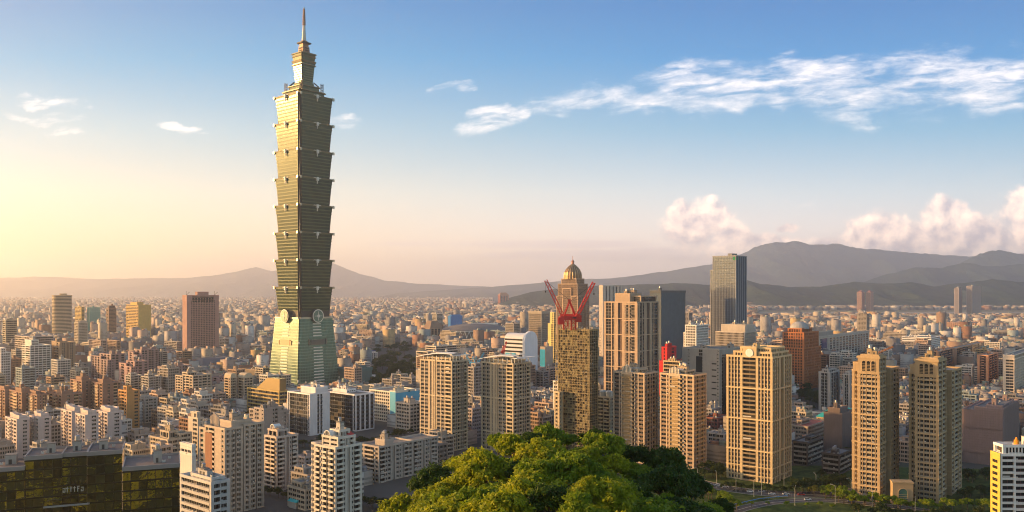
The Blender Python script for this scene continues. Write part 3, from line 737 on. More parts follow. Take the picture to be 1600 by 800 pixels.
def fluted(root, x0, x1, y0, y1, z, h, mat):
    mb = MB(); n = 7
    for i in range(n):
        x = x0+(x1-x0)*(i+.5)/n; mb.cyl(x, y0, (x1-x0)/n*.46, z, (x1-x0)/n*.46, z+h*(1-.35*abs(i-(n-1)/2)/(n/2)), 10)
    mb.build('fluted_crown', mat, root)
    mb = MB(); k = 10; cyy, ry = (y0+y1)/2, (y1-y0)/2
    pts = [(y0+.5+(y1-y0)*i/k, z+h*.62*math.sin(math.pi*i/k)+.2) for i in range(k+1)]
    for i in range(k): a, b = pts[i], pts[i+1]; mb.quad((x0, a[0], a[1]), (x1, a[0], a[1]), (x1, b[0], b[1]), (x0, b[0], b[1])); 
    mb.poly([(x0, p[0], p[1]) for p in pts]); mb.poly([(x1, p[0], p[1]) for p in reversed(pts)])
    mb.build('vaulted_roof', mat, root)
st_l = S_((.46, .36, .26), 'wqwqBqnqw', 'wqbqwqbqw', fh=3.15, r=1.2, spand=(.20, .14, .10), balc=(.30, .21, .11))
st_m = S_((.50, .39, .27), 'wqwqBqnqw', 'wqbqwqbqw', fh=3.15, r=1.2, spand=(.30, .20, .13), balc=(.34, .24, .12))
for (xl, xc, xr, yt, D, st, lab, sh) in ((958, 1007, 1029, 585, 650, st_l, 'brown and cream tower with a fluted metal crown beside the scaffolded tower', 'the left fluted-crown tower'),
                             (1031, 1084, 1104, 588, 627, st_m, 'golden tower with a fluted metal crown above the white tent canopy', 'the right fluted-crown tower')):
    r, ws, we, H = hero('apartment_tower', lab, 'building', xl, xc, xr, yt, D, st, [(0, 1, 0, 1, 0, 1), (.2, .7, .2, .9, 1, 1.035), (.28, .62, -.05, .05, 0, .99, dict(S='B', E='n'))], kit=3, short=sh, group='towers with fluted metal crowns')
    fluted(r, -ws*.74, -ws*.44, 1.6, we*.85, H+.1, 6.5, metal((.62, .58, .52), .35, .6))
st = S_((.44, .38, .28), 'BqB', 'nqwqn', fh=3.1, r=1.0, balc=(.50, .42, .27))
r, ws, we, H = hero('apartment_tower', 'narrow cream tower with wide balconies and two rounded roof drums, between two brown towers', 'building', 932, 953, 961, 622, 700, st, kit=1, short='the narrow cream tower')
for x in (-ws*.7, -ws*.25):
    mb = MB(); mb.cyl(x, 4, 3, H+.1, 3, H+4.5, 16); mb.cyl(x, 4, 3, H+4.5, 2.2, H+5.6, 16); mb.build('roof_drum', metal((.5, .5, .46), .5, .3), r)
hero('apartment_block', 'slim pale block with small windows half hidden left of the scaffolded tower', 'building', 866, 874, 880, 614, 668, S_(CREAM, 'wqn', fh=3.1), kit=1, short='the slim pale block')
hero('office_block', 'small white office block just left of the scaffolded tower', 'building', 864, 872, 882, 597, 800, S_(WHT, 'wqw', fh=3.3), kit=1, short='the small white office block')

# concrete slab with open portal
st = S_((.33, .31, .285), 'sscsnsn', '-', fh=3.6, r=.9, sill=1.5, head=.9)
r, ws, we, H = hero('concrete_office', 'grey concrete office block with an open portal frame on its right side', 'building', 1066, 1124, 1156, 547, 850, st, [(0, 1, 0, .12, 0, 1, dict(S='snsscsssn')), (0, .96, .12, .82, 0, .95, dict(E='ccc')), (.0, 1, .82, 1, 0, 1, dict(E='s')), (0, .99, .05, .95, .93, 1, dict(E='s'))], kit=3, short='the concrete portal building')
mb = MB(); mb.box(-ws*.62, -ws*.46, -.1, .2, H*.08, H*.9); mb.build('slot_glazing', GLASSES[3], r)
mb = MB(); mb.box(-.2, .08, we*.16, we*.84, 0, H*.88); mb.build('portal_shade', GLASSES[0], r)  # dark panel painted as the shade inside the open portal
for i in range(9): mb = MB(); mb.box(-ws*.2, -ws*.08, -.1, .2, H*.12+i*H*.085, H*.12+i*H*.085+1.2); mb.build('slit_window', GLASSES[0], r)
# blue glass slab, tall office tower and neighbours
st = S_((.12, .13, .14), 'c*', 'c*', fh=4, r=.4, spand=(.10, .13, .16), frame=(.12, .13, .14), sill=.5, panes=glass((.20, .24, .28), .1, .8, .8))
r, ws, we, H = hero('glass_slab', 'dark blue glass slab with a thin bright roof edge behind the pale-framed tower', 'building', 1016, 1033, 1071, 455, 1250, st, [(0, 1, 0, 1, 0, .985), (-.02, 1.02, -.01, 1.01, .985, 1, dict(S='s', E='s'))], individual=False, kit=1, short='the dark glass slab')
st = S_((.27, .28, .30), 'qw*', 'qc*', fh=3.9, r=.3, sill=.5, head=.3, spand=(.08, .10, .13), groove=.2, panes=glass((.16, .20, .26), .08, .8, .7))
r, ws, we, H = hero('office_tower', 'tall slim office tower with fine vertical fins rising highest on the right', 'skyscraper', 1108, 1150, 1167, 400, 1300, st, [(.13, 1, 0, 1, 0, 1, dict(E='q'+'cq'*5)), (0, .14, .1, 1, 0, .885, dict(S='nn'))], individual=False, kit=2, short='the tall finned office tower')
mb = MB(); mb.box(-5, -1.5, -.25, .2, H-6, H-1.5); mb.build('sign', wall((.02, .25, .1)), r); mb = MB(); mb.box(-.2, .25, 2, 6, H-6, H-1.5); mb.build('sign', wall((.02, .25, .1)), r)
st = S_((.50, .44, .37), 'qn*', 'qn*', fh=3.6, r=.9, spand=(.3, .27, .24))
hero('office_block', 'beige office block with vertical piers at the right foot of the tall finned tower', 'building', 1118, 1164, 1181, 520, 1150, st, [(0, 1, 0, 1, 0, 1), (.15, .97, .1, .9, 1, 1.13, dict(S='s', E='s'))], individual=False, kit=2, short='the beige pier block')
hero('office_block', 'white office block with square windows left of the tall finned tower', 'building', 1066, 1088, 1107, 509, 1120, S_((.72, .69, .64), 'qwqw*', fh=3.5, r=.8), [(.2, 1, 0, 1, 0, 1), (0, .22, .1, .8, 0, .88)], individual=False, short='the white square-windowed block')
# red display building
r, ws, we, H = hero('shopping_centre', 'low shopping building wrapped in bright red panels behind the fluted-crown towers', 'building', 1030, 1052, 1070, 566, 960, S_((.55, .03, .03), 'sWs', 'ssWs', fh=4, r=.5), [(0, 1, 0, 1, 0, 1), (.0, .4, .2, 1, 1, 1.3)], individual=False, kit=2, short='the red shopping building')
hero('office_block', 'low cream block with wide bands beside the red shopping building', 'building', 1036, 1062, 1070, 566, 935, S_(CREAM, 'W*', fh=4, r=.5), individual=False, kit=2, short='the low cream block')
hero('slab_tower', 'narrow pale slab with a dark inset face behind the pale-framed tower', 'building', 936, 942, 972, 447, 1200, S_((.55, .48, .41), 'p', 'ssc*', fh=3.6, r=1.2, spand=(.09, .08, .08)), individual=False, kit=1, short='the narrow pale slab')

# domed brown skyscraper
st = S_((.40, .29, .21), 'qn*', 'qn*', fh=3.9, r=.8, spand=(.2, .14, .1), groove=.5)
r, ws, we, H = hero('domed_skyscraper', 'brown stepped skyscraper with a ribbed gilded dome and small lantern behind the red cranes', 'skyscraper', 869, 903, 921, 444, 1400, st,
   [(.05, .95, .05, .95, 0, 1), (0, .3, 0, .3, 0, .86), (.7, 1, 0, .3, 0, .86), (.7, 1, .7, 1, 0, .86), (.15, .85, .15, .85, 1, 1.06), (.3, .7, -.01, .1, 0, .95)], individual=False, kit=0, short='the domed skyscraper')
cxx, cyy2 = -ws*.5, we*.5; zz = H*1.06; mb = MB(); k = 20
prof = [(15, 0), (15.2, 6), (14, 12), (11.5, 17), (8, 21), (4.5, 24), (2.6, 25.5)]
for (r0, a), (r1, b2) in zip(prof, prof[1:]): mb.cyl(cxx, cyy2, r0, zz+a, r1, zz+b2, k, 0)
for i in range(k):
    t = 6.2832*i/k
    for (r0, a), (r1, b2) in zip(prof, prof[1:]): mb.bar((cxx+r0*math.cos(t), cyy2+r0*math.sin(t), zz+a), (cxx+r1*math.cos(t), cyy2+r1*math.sin(t), zz+b2), .9, 1)
mb.build('dome', [metal((.24, .15, .08), .4, .4), metal((.5, .36, .2), .4, .5)], r)
mb = MB(); mb.cyl(cxx, cyy2, 2.4, zz+25, 2.4, zz+30, 12); mb.cyl(cxx, cyy2, 3, zz+30, .3, zz+34, 12); mb.bar((cxx, cyy2, zz+34), (cxx, cyy2, zz+40), .5); mb.build('lantern', metal((.4, .2, .15), .5, .3), r)

hero('office_block', 'boxy dark beige office block left of the domed skyscraper', 'building', 826, 846, 859, 487, 1750, S_((.36, .31, .25), 'qn*', fh=3.8, r=.6, spand=(.3, .25, .2)), [(0, 1, 0, 1, 0, 1), (-.02, 1.02, -.02, 1.02, .95, 1, dict(S='s', E='s'))], individual=False, kit=2, short='the boxy beige block')
hero('slim_tower', 'slim bright yellow stepped tower touching the left side of the domed skyscraper', 'building', 856, 865, 869, 500, 1300, S_((.70, .56, .22), 'sw', 'n*', fh=3.5, r=.5), [(0, 1, 0, 1, 0, .93), (.35, 1, .1, .9, .93, 1.12)], individual=False, kit=1, short='the slim yellow tower')
# colourful mural building
r, ws, we, H = hero('mural_building', 'block with a large blue, pink and yellow mural behind the right swoop-roofed tower', 'building', 844, 852, 864, 543, 1180, S_((.40, .35, .3), 's', 's', fh=4, r=.4), individual=False, kit=1, short='the mural block')
mb = MB(); mb.box(-ws-.2, -.6, -.25, .2, H*.5, H*.95, 0); mb.box(-ws-.2, -.6, -.25, .2, H*.27, H*.499, 1); mb.box(-ws-.2, -.6, -.25, .2, H*.1, H*.269, 2)
mb.build('mural', [wall((.03, .35, .6)), wall((.65, .2, .4)), wall((.6, .5, .12))], r)
# white arched-end building
root = empty('curved_white_building', (PX(816, 1150), 1150, 0), R(-40)); tag(root, 'white building with a tall rounded end wall and curved roof edges', 'building'); H = PZ(517, 1150)
def roundslab(mb, x0, x1, y0, y1, z0, z1, rr, mi=0):
    k = 8; pts = [(y0, z0), (y1, z0)] + [(y1-rr+rr*math.cos(math.pi/2*i/k), z1-rr+rr*math.sin(math.pi/2*i/k)) for i in range(k+1)] + [(y0+rr-rr*math.sin(math.pi/2*i/k), z1-rr+rr*math.cos(math.pi/2*i/k)) for i in range(k+1)]
    n = len(pts); a = len(mb.v); mb.v += [(x0, p[0], p[1]) for p in pts]+[(x1, p[0], p[1]) for p in pts]
    mb.f.append(tuple(a+i for i in reversed(range(n)))); mb.f.append(tuple(a+n+i for i in range(n))); mb.m += [mi, mi]
    for i in range(n): mb.f.append((a+i, a+(i+1) % n, a+n+(i+1) % n, a+n+i)); mb.m.append(mi)
mb = MB(); roundslab(mb, 12, 16, -14, 14, 0, H, 13.5); mb.build('end_wall', wall((.70, .74, .80), .5, .06), root)
mb = MB(); roundslab(mb, -22, 12, -12, 12, 0, H-3, 10); mb.build('body', wall((.62, .64, .68), .5, .06), root)
for i in range(14):
    mb = MB(); z = 8+i*5.4
    if z > H-12: break
    mb.box(-21, 10, -12.3, -11.9, z, z+2.2); mb.build('window', GLASSES[1], root)
mb = MB(); mb.box(-20, -2, -12.5, -11.8, H-36, H-30); mb.build('sign_board', wall((.1, .4, .6)), root)
EXCL.append((PX(816, 1150), 1150, TH, -26, 22, -18, 18)); HEROES.append(('the rounded white building', 790, 843, 515, 607, 1150, H, 30, 25, root))

# orange domed block and gridded hotel
st = S_((.40, .15, .055), 'pw*', 'pw*', fh=3.9, r=.5, frame=(.4, .25, .15), spand=(.34, .12, .045))
r, ws, we, H = hero('domed_block', 'orange-brown stepped office block with a round grey dome on its roof', 'building', 1219, 1256, 1283, 545, 1130, st, [(0, 1, 0, 1, 0, 1), (.06, .97, .05, .9, 1, 1.37), (.2, .8, .15, .75, 1.37, 1.46)], individual=False, kit=0, short='the orange domed block')
mb = MB(); k = 20; cxx, cyy2, zz = -ws*.5, we*.42, H*1.46
for i in range(6):
    a, b2 = math.pi/2*i/6, math.pi/2*(i+1)/6; mb.cyl(cxx, cyy2, 13*math.cos(a), zz+10*math.sin(a), max(.1, 13*math.cos(b2)), zz+10*math.sin(b2), k)
mb.build('dome', wall((.36, .36, .36)), r, smooth=False)
st = S_((.42, .37, .33), 'qn*', 'qn*', fh=3.7, r=.7, frame=(.35, .3, .28), spand=(.36, .32, .29))
r, ws, we, H = hero('grid_hotel', 'wide hotel with a grid of square windows, blue glass stripe and brown roof band', 'building', 1262, 1268, 1358, 528, 1290, S_((.44, .39, .34), 'pw*', 'pwpwpwpccpwpwpwpwpwpwpwpwpwpwpwpwpwp', fh=4, r=.4, spand=(.36, .32, .29)), [(0, 1, 0, 1, 0, .95), (-.03, 1.03, -.01, 1.01, .97, 1, dict(S='s', E='s')), (.1, .9, .02, .98, .95, .97, dict(S='c', E='c*')), (.1, .9, .0, .35, 1, 1.12, dict(S='s', E='c'))], individual=False, kit=3, short='the grid-windowed hotel')
mb = MB(); mb.box(.02, .35, we*.155, we*.235, 3, H*.95); mb.build('glass_stripe', glass((.01, .04, .16), .15), r)
for i, (xl, xc, xr, yt) in enumerate(((1279, 1297, 1312, 583), (1317, 1328, 1345, 586))):
    hero('framed_block', ('grey tower with pale double frames left of the left twin tower', 'grey tower with pale frames partly hidden behind the left twin tower')[i], 'building', xl, xc, xr, yt, 860, S_((.34, .32, .31), 'pcqcp', 'pcqcqcp', fh=3.3, r=1.3, spand=(.08, .09, .1)), [(0, 1, 0, 1, 0, 1), (.2, .8, .1, .9, 1, 1.05)], kit=1, short=('the double-framed grey tower', 'the half-hidden framed tower')[i])

# works and dark blocks right of the broad cream tower
st_d = S_((.11, .095, .09), 'W*', 'W*', fh=3.6, r=.9, spand=(.3, .27, .24), groove=0, frame=(.1, .1, .1))
hero('dark_block', 'low dark office block with pale floor lines nearest the broad cream tower', 'building', 1238, 1262, 1287, 693, 640, st_d, [(0, 1, 0, 1, 0, 1), (.5, .9, .3, .8, 1, 1.15)], kit=3, short='the low dark office block')
hero('dark_block', 'small dark block with pale floor edges in front of the netted building', 'building', 1284, 1312, 1331, 712, 610, st_d, kit=2, short='the small dark block')
hero('netted_building', 'grey-brown netted building with a ragged scaffold top left of the left twin tower', 'building', 1287, 1316, 1334, 648, 690, S_((.16, .125, .115), 's', 's', fh=4, r=.3), [(0, 1, 0, 1, 0, 1), (.15, .8, .1, .8, 1, 1.12)], kit=2, short='the netted grey building')
r, ws, we, H = hero('green_roofed_hall', 'hall with a bright turquoise hipped roof behind the netted building', 'building', 1276, 1290, 1330, 654, 760, S_(TAN, 'wq*', fh=4, r=.6), kit=0, short='the turquoise-roofed hall')
mb = MB(); mb.loft([(-ws-1, -1), (1, -1), (1, we+1), (-ws-1, we+1)], H+1.2, [(-ws*.6, we*.3), (-ws*.4, we*.3), (-ws*.4, we*.8), (-ws*.6, we*.8)], H+6); mb.build('roof', metal((.05, .5, .38), .5, .1), r)
hero('school_building', 'low tan building with red roof panels behind the low dark office block', 'building', 1236, 1262, 1292, 668, 720, S_((.33, .28, .23), 'wq*', fh=3.6, roof=wall((.42, .12, .08))), [(0, 1, 0, 1, 0, 1), (.1, .4, .2, .6, 1, 1.2)], kit=3, short='the red-topped tan building')
hero('brick_block', 'dark red brick block behind the right fluted-crown tower', 'building', 1100, 1122, 1140, 655, 760, S_((.25, .10, .08), 'wq*', fh=3.3), kit=3, short='the dark red brick block')
hero('apartment_block', 'small grey block with a flat roof in front of the concrete portal building', 'building', 1098, 1112, 1128, 640, 800, S_((.35, .34, .34), 'wq*', fh=3.3), kit=3, short='the small grey block')

# brown wrapped building and white-yellow block at right edge
st = S_((.26, .19, .19), 's', 's', fh=4, r=.3)
r, ws, we, H = hero('wrapped_building', 'large building wrapped in plum-brown netting right of the right twin tower', 'building', 1503, 1567, 1592, 640, 640, st, [(0, .35, 0, 1, 0, .93), (.3, 1, .01, 1, 0, 1), (.55, .95, .1, .8, 1, 1.03)], kit=2, short='the plum-netted building')
mb = MB(); rn = random.Random(9)
for i in range(int(ws/1.8)): x = -ws+i*1.8; mb.box(x, x+.12, -.9, -.78, 0, H+rn.uniform(.2, 3))
for i in range(int(H/1.9)): mb.box(-ws, 0, -.95, -.8, i*1.9, i*1.9+.09)
for i in range(int(we/1.8)): y = i*1.8; mb.box(.78, .9, y, y+.12, 0, H+rn.uniform(.2, 3))
mb.build('scaffolding', metal((.26, .20, .18), .6, .2), r)
mb = MB(); mb.box(-ws, 0, -.75, -.7, H*.2, H*.62); mb.box(-ws, 0, -.75, -.7, H*.64, H*.96); mb.build('netting', wall((.25, .18, .18), .9, .1), r)
r, ws, we, H = hero('apartment_block', 'white block with red-brown window bays and a bright yellow side at the right edge', 'building', 1563, 1690, 1700, 712, 430, S_((.74, .72, .70), 'bqWqwqWqwqWqw', 'wbw', Wt='Xqn', fh=3.2, r=1.1, frame=(.3, .1, .08), spand=(.66, .62, .6), balc=(.70, .68, .66)), [(0, 1, .0, .9, 0, 1), (.04, 1, .05, 1, 1, 1.09, dict(S='qnqn*')), ], kit=2, th=0, we_=9, short='the white and yellow block')
mb = MB(); mb.box(-ws-.4, -ws-.02, -.3, we*.92, 0, H+1.2, 0)
for i in range(int(H/3.2)): mb.box(-ws-.46, -ws-.41, we*.2, we*.7, i*3.2+1, i*3.2+2.5, 1)
mb.build('yellow_wall', [wall((.58, .42, .08)), GLASSES[1]], r)
mb = MB(); mb.cyl(-ws*.75, we*.4, 1.2, H*1.09+.2, 1.2, H*1.09+3, 12); mb.cyl(-ws*.75, we*.4, .8, H*1.09+3, .3, H*1.09+4.5, 12); mb.build('orange_tank', wall((.7, .28, .03)), r)

# right distance
hero('hotel_block', 'cream hotel block with rows of square windows at the right edge', 'building', 1567, 1585, 1640, 556, 1000, S_((.62, .52, .42), 'qw', 'qnqn*', fh=3.5, r=.8), [(0, 1, 0, 1, 0, .92), (0, 1, 0, 1, .92, 1, dict(S='s', E='cqcqc*'))], individual=False, kit=3, short='the cream hotel block')
st = S_((.46, .25, .15), 'pqcbcqp', 'pqcbcbcbcqp', fh=3.5, r=1.4, spand=(.3, .15, .1), roof=wall((.3, .26, .22)))
hero('framed_apartments', 'long low brown building with nested orange frames behind the right twin tower', 'building', 1453, 1466, 1538, 550, 1180, st, [(0, 1, 0, .3, 0, 1), (0, 1, .31, 1, 0, .98)], individual=False, kit=3, short='the nested-frame building')
hero('framed_apartments', 'lower nested-frame brown building at the right end of the longer one', 'building', 1527, 1544, 1560, 556, 1120, st, individual=False, kit=2, short='the small nested-frame building')
hero('striped_office', 'white office block with horizontal stripes beyond the twin towers', 'building', 1409, 1455, 1469, 528, 1720, S_((.72, .71, .70), 'W*', 'W*', fh=4, r=.5, sill=1.8, head=.5, groove=-.05), individual=False, kit=3, short='the white striped office')
hero('apartment_slab', 'wide salmon apartment slab with vertical bays far behind the white striped office', 'building', 1479, 1524, 1537, 505, 2700, S_((.44, .28, .2), 'pbq*', fh=3.4, r=1.2), individual=False, kit=2, short='the far salmon slab')
for (xl, xc, xr, yt, D, col, lab, sh, nm) in ((1491, 1498, 1503, 450, 4800, (.38, .33, .33), 'slim grey tower, left of the pair rising against the dark hills', 'the slim far tower', 'far_tower'),
     (1510, 1519, 1533, 447, 4800, (.42, .36, .34), 'broad double tower rising against the dark hills at the right', 'the far double tower', 'far_tower'),
     (1339, 1346, 1351, 457, 5400, (.46, .28, .22), 'left of two pink pointed-top towers far off below the hills', 'the far pink twins', 'pink_tower'), (1353, 1360, 1365, 457, 5400, (.46, .28, .22), 'right of two pink pointed-top towers far off below the hills', 'the far pink twins', 'pink_tower')):
    r, ws, we, H = hero(nm, lab, 'building', xl, xc, xr, yt, D, S_(col, 'pcq*', fh=5, r=1.5, spand=tuple(c*.6 for c in col)), individual=False, kit=0, short=sh)
    if nm == 'pink_tower':
        mb = MB(); mb.loft([(-ws, 0), (0, 0), (0, we), (-ws, we)], H+1.2, [(-ws*.55, we*.45), (-ws*.45, we*.45), (-ws*.45, we*.55), (-ws*.55, we*.55)], H+16); mb.build('roof', wall((.3, .12, .1)), r)
    else: 
        mb = MB(); mb.box(-ws*.7, -ws*.3, we*.3, we*.7, H+.1, H+7); mb.build('roof_hut', M_CONC, r)

# middle: around the giant tower
st = S_((.70, .68, .68), 'qnqn', 'nqnqn', fh=3.7, r=1.0, frame=(.4, .4, .42))
DG = glass((.02, .04, .07), .12, .8)
st_h = S_((.70, .68, .69), 'nq'+'c'*8+'qn', 'nqnqnqn', fh=3.7, r=.9, spand=(.06, .07, .09), frame=(.15, .16, .18))
hero('hospital_wing', 'white block with dark blue glass front, left of two joined below the giant tower', 'building', 449, 484, 519, 617, 775, S_((.70, .68, .69), 'nq'+'c'*8+'qn', 's', fh=3.7, r=.9, spand=(.06, .07, .09)), [(0, 1, 0, .9, 0, 1, dict(E='sqnqnqs')), (.35, 1, .25, .8, 1, 1.14, dict(S='s'))], kit=5, short='the left white and blue block')
hero('hospital_wing', 'white block with dark blue glass front, right of two joined below the giant tower', 'building', 500, 556, 585, 618, 800, st_h, [(0, 1, 0, 1, 0, 1), (.2, .6, .3, .8, 1, 1.07, dict(S='s'))], kit=6, short='the right white and blue block')
hero('clinic_block', 'white and sky-blue block with cream window grid right of the white and blue glass blocks', 'building', 577, 618, 657, 614, 850, S_((.66, .62, .52), 'qwqw*', 'ssWsWs', fh=3.6, r=.9), [(0, .8, 0, 1, 0, 1), (.78, 1, .0, .5, 0, 1.03, dict(S='s', E='s'))], kit=6, short='the sky-blue clinic')
r, ws, we, H = HEROES[-1][9], HEROES[-1][7], HEROES[-1][8], HEROES[-1][6]
mb = MB(); mb.box(-ws*.2, .25, -.25, .01, 2, H*1.02); mb.box(.03, .3, -.2, we*.99, H*.62, H*.99); mb.build('blue_panel', wall((.10, .42, .62), .6, .1), r)
hero('apartment_block', 'pale block with ribbon windows right of the sky-blue clinic', 'building', 618, 640, 662, 632, 790, S_((.48, .42, .36), 'Wq*', fh=3.4), kit=3, short='the pale ribbon block')
st = S_((.46, .33, .12), 'W*', 'W*', fh=4, r=.8, spand=(.42, .3, .1))
r, ws, we, H = hero('gold_block', 'low ochre-banded block with a dark wedge-shaped roof volume in front of the giant tower', 'building', 386, 436, 450, 613, 880, st, kit=1, short='the ochre wedge block')
mb = MB(); mb.loft([(-ws*.75, 1), (-.5, 1), (-.5, we*.8), (-ws*.75, we*.8)], H, [(-ws*.38, 1), (-.5, 1), (-.5, we*.8), (-ws*.38, we*.8)], H+14); mb.build('wedge', metal((.20, .15, .07), .4, .4), r)
st = S_((.13, .20, .19), 'c*', 'c*', fh=4.5, r=.4, spand=(.14, .19, .18), frame=(.2, .22, .2))
r, ws, we, H = hero('glass_podium', 'teal glass podium block right of the giant tower with a grey crown band', 'building', 524, 548, 581, 578, 1120, st, [(0, 1, 0, 1, 0, .9), (-.02, 1.02, -.02, 1.02, .9, 1, dict(S='s', E='s'))], individual=False, kit=4, short='the teal podium', excl=True)
mb = MB(); mb.poly([(.5, we*.35, 2), (.5, we*.65, 2), (.5, we*.65, H*.45), (.5, we*.5, H*.38), (.5, we*.35, H*.45)]); mb.build('entrance_screen', M_CONC, r)
hero('glass_podium', 'brown and teal podium block left of the giant tower', 'building', 378, 402, 424, 579, 1190, S_((.28, .2, .14), 'c*', 'c*', fh=4.5, r=.4, spand=(.2, .16, .12)), individual=False, kit=4, short='the brown podium')
st = S_((.66, .60, .54), 'pcpc*', fh=3.6, r=1.1, spand=(.35, .33, .32))
hero('pillared_office', 'white pillared office block with a dark blue roof band right of the giant tower', 'building', 553, 562, 590, 553, 1560, st, [(0, 1, 0, 1, 0, 1), (.1, .95, .05, .9, 1, 1.12, dict(S='s', E='s'))], individual=False, kit=2, short='the blue-topped pillared office')
r, ws, we, H = HEROES[-1][9], HEROES[-1][7], HEROES[-1][8], HEROES[-1][6]
mb = MB(); mb.box(-ws*.85, -ws*.03, we*.03, we*.93, H*1.121+1.1, H*1.16+1); mb.build('blue_roof_band', wall((.05, .07, .3)), r)
hero('orange_block', 'stepped orange brick block touching the left of the white pillared office', 'building', 529, 543, 554, 547, 1500, S_((.5, .2, .07), 'wq*', fh=3.5, r=.7), [(0, 1, 0, 1, 0, .9), (.2, .5, .2, .7, .9, 1.05), (.6, .95, .1, .9, .9, 1)], individual=False, kit=3, short='the orange brick block')

# left distance
r, ws, we, H = hero('pink_slab_tower', 'big dusty pink slab tower with fine window grid and tall dark openings under its roof', 'building', 285, 292, 342, 462, 1560, S_((.40, .235, .20), 'ss', 'sq'+'nq'*15+'s', fh=3.5, r=.9, frame=(.3, .17, .15), spand=(.36, .2, .17)),
   [(0, 1, 0, 1, 0, .93), (0, 1, 0, 1, .93, 1, dict(S='s', E='ssbbbbbbbbss')), (.3, .8, .35, .7, 1, 1.05, dict(E='s', S='s'))], th=R(-36), individual=False, kit=0, short='the pink slab tower')
for i in range(8): y0 = we*(.17+i*.085); mb = MB(); mb.box(-.2, .12, y0, y0+we*.058, H*.905, H*.965); mb.build('opening_shade', GLASSES[0], r)  # dark panels stand in for the shade within the roof openings
for y in (.05, .93): mb = MB(); mb.bar((-ws*.5, we*y, H), (-ws*.5, we*y, H+9), .35); mb.lattice((-ws*.5, we*y, H+1), (-ws*.5+3, we*y+5, H+7), .8, 0, .2); mb.build('roof_mast', M_DARK, r)
hero('gilded_block', 'golden sunlit block with a rust-coloured side left of the pink slab tower', 'building', 197, 216, 236, 475, 2150, S_((.55, .36, .1), 'W*', 's', fh=4, r=.9, sill=1.4), [(0, 1, 0, 1, 0, .97), (.25, .8, .1, .6, .97, 1.03, dict(S='s'))], individual=False, kit=2, short='the golden block')
root = empty('round_tower', (PX(97, 2300), 2300, 0), 0); tag(root, 'cylindrical tower with stacked floor rings left of the golden block', 'building'); H = PZ(462, 2300); mb = MB()
nf = 32
for i in range(nf): z = H*i/nf; mb.cyl(0, 0, 24, z, 24, z+H/nf*.55, 36, 1); mb.cyl(0, 0, 24.8, z+H/nf*.55, 24.8, z+H/nf, 36, 0)
mb.build('floor_rings', [wall((.45, .36, .24)), GLASSES[1]], root); mb = MB(); mb.cyl(0, 0, 25.3, H, 25.3, H+1.5, 36); mb.cyl(3, 0, 9, H+1.5, 9, H+6, 20); mb.build('roof_ring', wall((.4, .32, .2)), root)
EXCL.append((PX(97, 2300), 2300, 0, -28, 28, -28, 28)); HEROES.append(('the cylindrical tower', 83, 111, 461, 520, 2300, H, 30, 30, root))
hero('yellow_block', 'small bright yellow striped block right of the cylindrical tower', 'building', 117, 127, 132, 480, 2500, S_((.62, .42, .1), 'W*', fh=4, r=.8), individual=False, kit=1, short='the small yellow block')
hero('teal_block', 'teal glass block with a dark top right of the small yellow striped block', 'building', 136, 140, 157, 481, 2500, S_((.12, .32, .28), 'c*', fh=4, r=.4, spand=(.1, .3, .26)), [(0, 1, 0, 1, 0, .85, ), (0, 1, 0, 1, .85, 1, dict(S='s', E='s'))], individual=False, kit=1, short='the teal glass block')
hero('dark_tower', 'dark red-brown tower left of the golden block', 'building', 166, 170, 182, 478, 2100, S_((.22, .13, .1), 'n*', fh=3.5, r=.5), [(0, 1, 0, 1, 0, .93), (.2, .8, .1, .9, .93, 1)], individual=False, kit=1, short='the dark red-brown tower')
st = S_((.62, .60, .55), 'bq', 'bqbqbqbq*', fh=3.2, r=1.2, balc=(.68, .66, .62))
hero('apartment_tower', 'white tower with rows of small balconies and a teal netted base at the left', 'building', 34, 47, 80, 541, 1170, st, [(0, 1, 0, 1, 0, 1, dict(S='wqb')), (.1, .9, .1, .45, 1, 1.13, dict(S='s')), ], individual=True, kit=3, short='the white balcony tower')
hero('office_tower', 'brown office tower with vertical piers beside the white balcony tower', 'building', 81, 94, 118, 536, 1190, S_((.34, .24, .16), 'pbp', 'pnqnpdpnqnp', fh=3.5, r=1.1, spand=(.24, .16, .11)), [(0, 1, 0, 1, 0, 1), (-.0, .6, -.02, .4, .92, 1.02, dict(S='s'))], individual=True, kit=3, short='the brown pier tower')
hero('office_block', 'grey office block with striped windows behind the white balcony tower', 'building', 23, 46, 84, 527, 1330, S_((.42, .36, .34), 'W*', fh=3.7, r=.6), individual=False, kit=4, short='the grey striped office')
hero('striped_tower', 'grey tower with dark horizontal bands near the left edge', 'building', 4, 9, 27, 501, 1600, S_((.36, .33, .26), 'W*', fh=4, r=.7), individual=False, kit=2, short='the dark-banded tower')
hero('stepped_block', 'white stepped block with small windows at the left edge', 'building', -14, 1, 17, 545, 1090, S_((.62, .60, .58), 'wq*', fh=3.4), [(0, 1, 0, 1, 0, .9), (0, 1, 0, .55, .9, 1)], kit=2, individual=False, short='the white stepped block')
# broad hall with dark sloping roof
r, ws, we, H = hero('memorial_hall', 'wide low hall with a dark grey sloping roof below the pink slab tower', 'hall', 276, 318, 392, 576, 1330, S_((.34, .25, .22), 'wq*', fh=6, r=1), kit=0, individual=False, short='the dark-roofed hall')
mb = MB(); mb.loft([(-ws-5, -5), (5, -5), (5, we+5), (-ws-5, we+5)], H+1.2, [(-ws*.62, we*.2), (-ws*.38, we*.2), (-ws*.38, we*.8), (-ws*.62, we*.8)], H+13); mb.build('roof', wall((.10, .10, .11), .6), r)
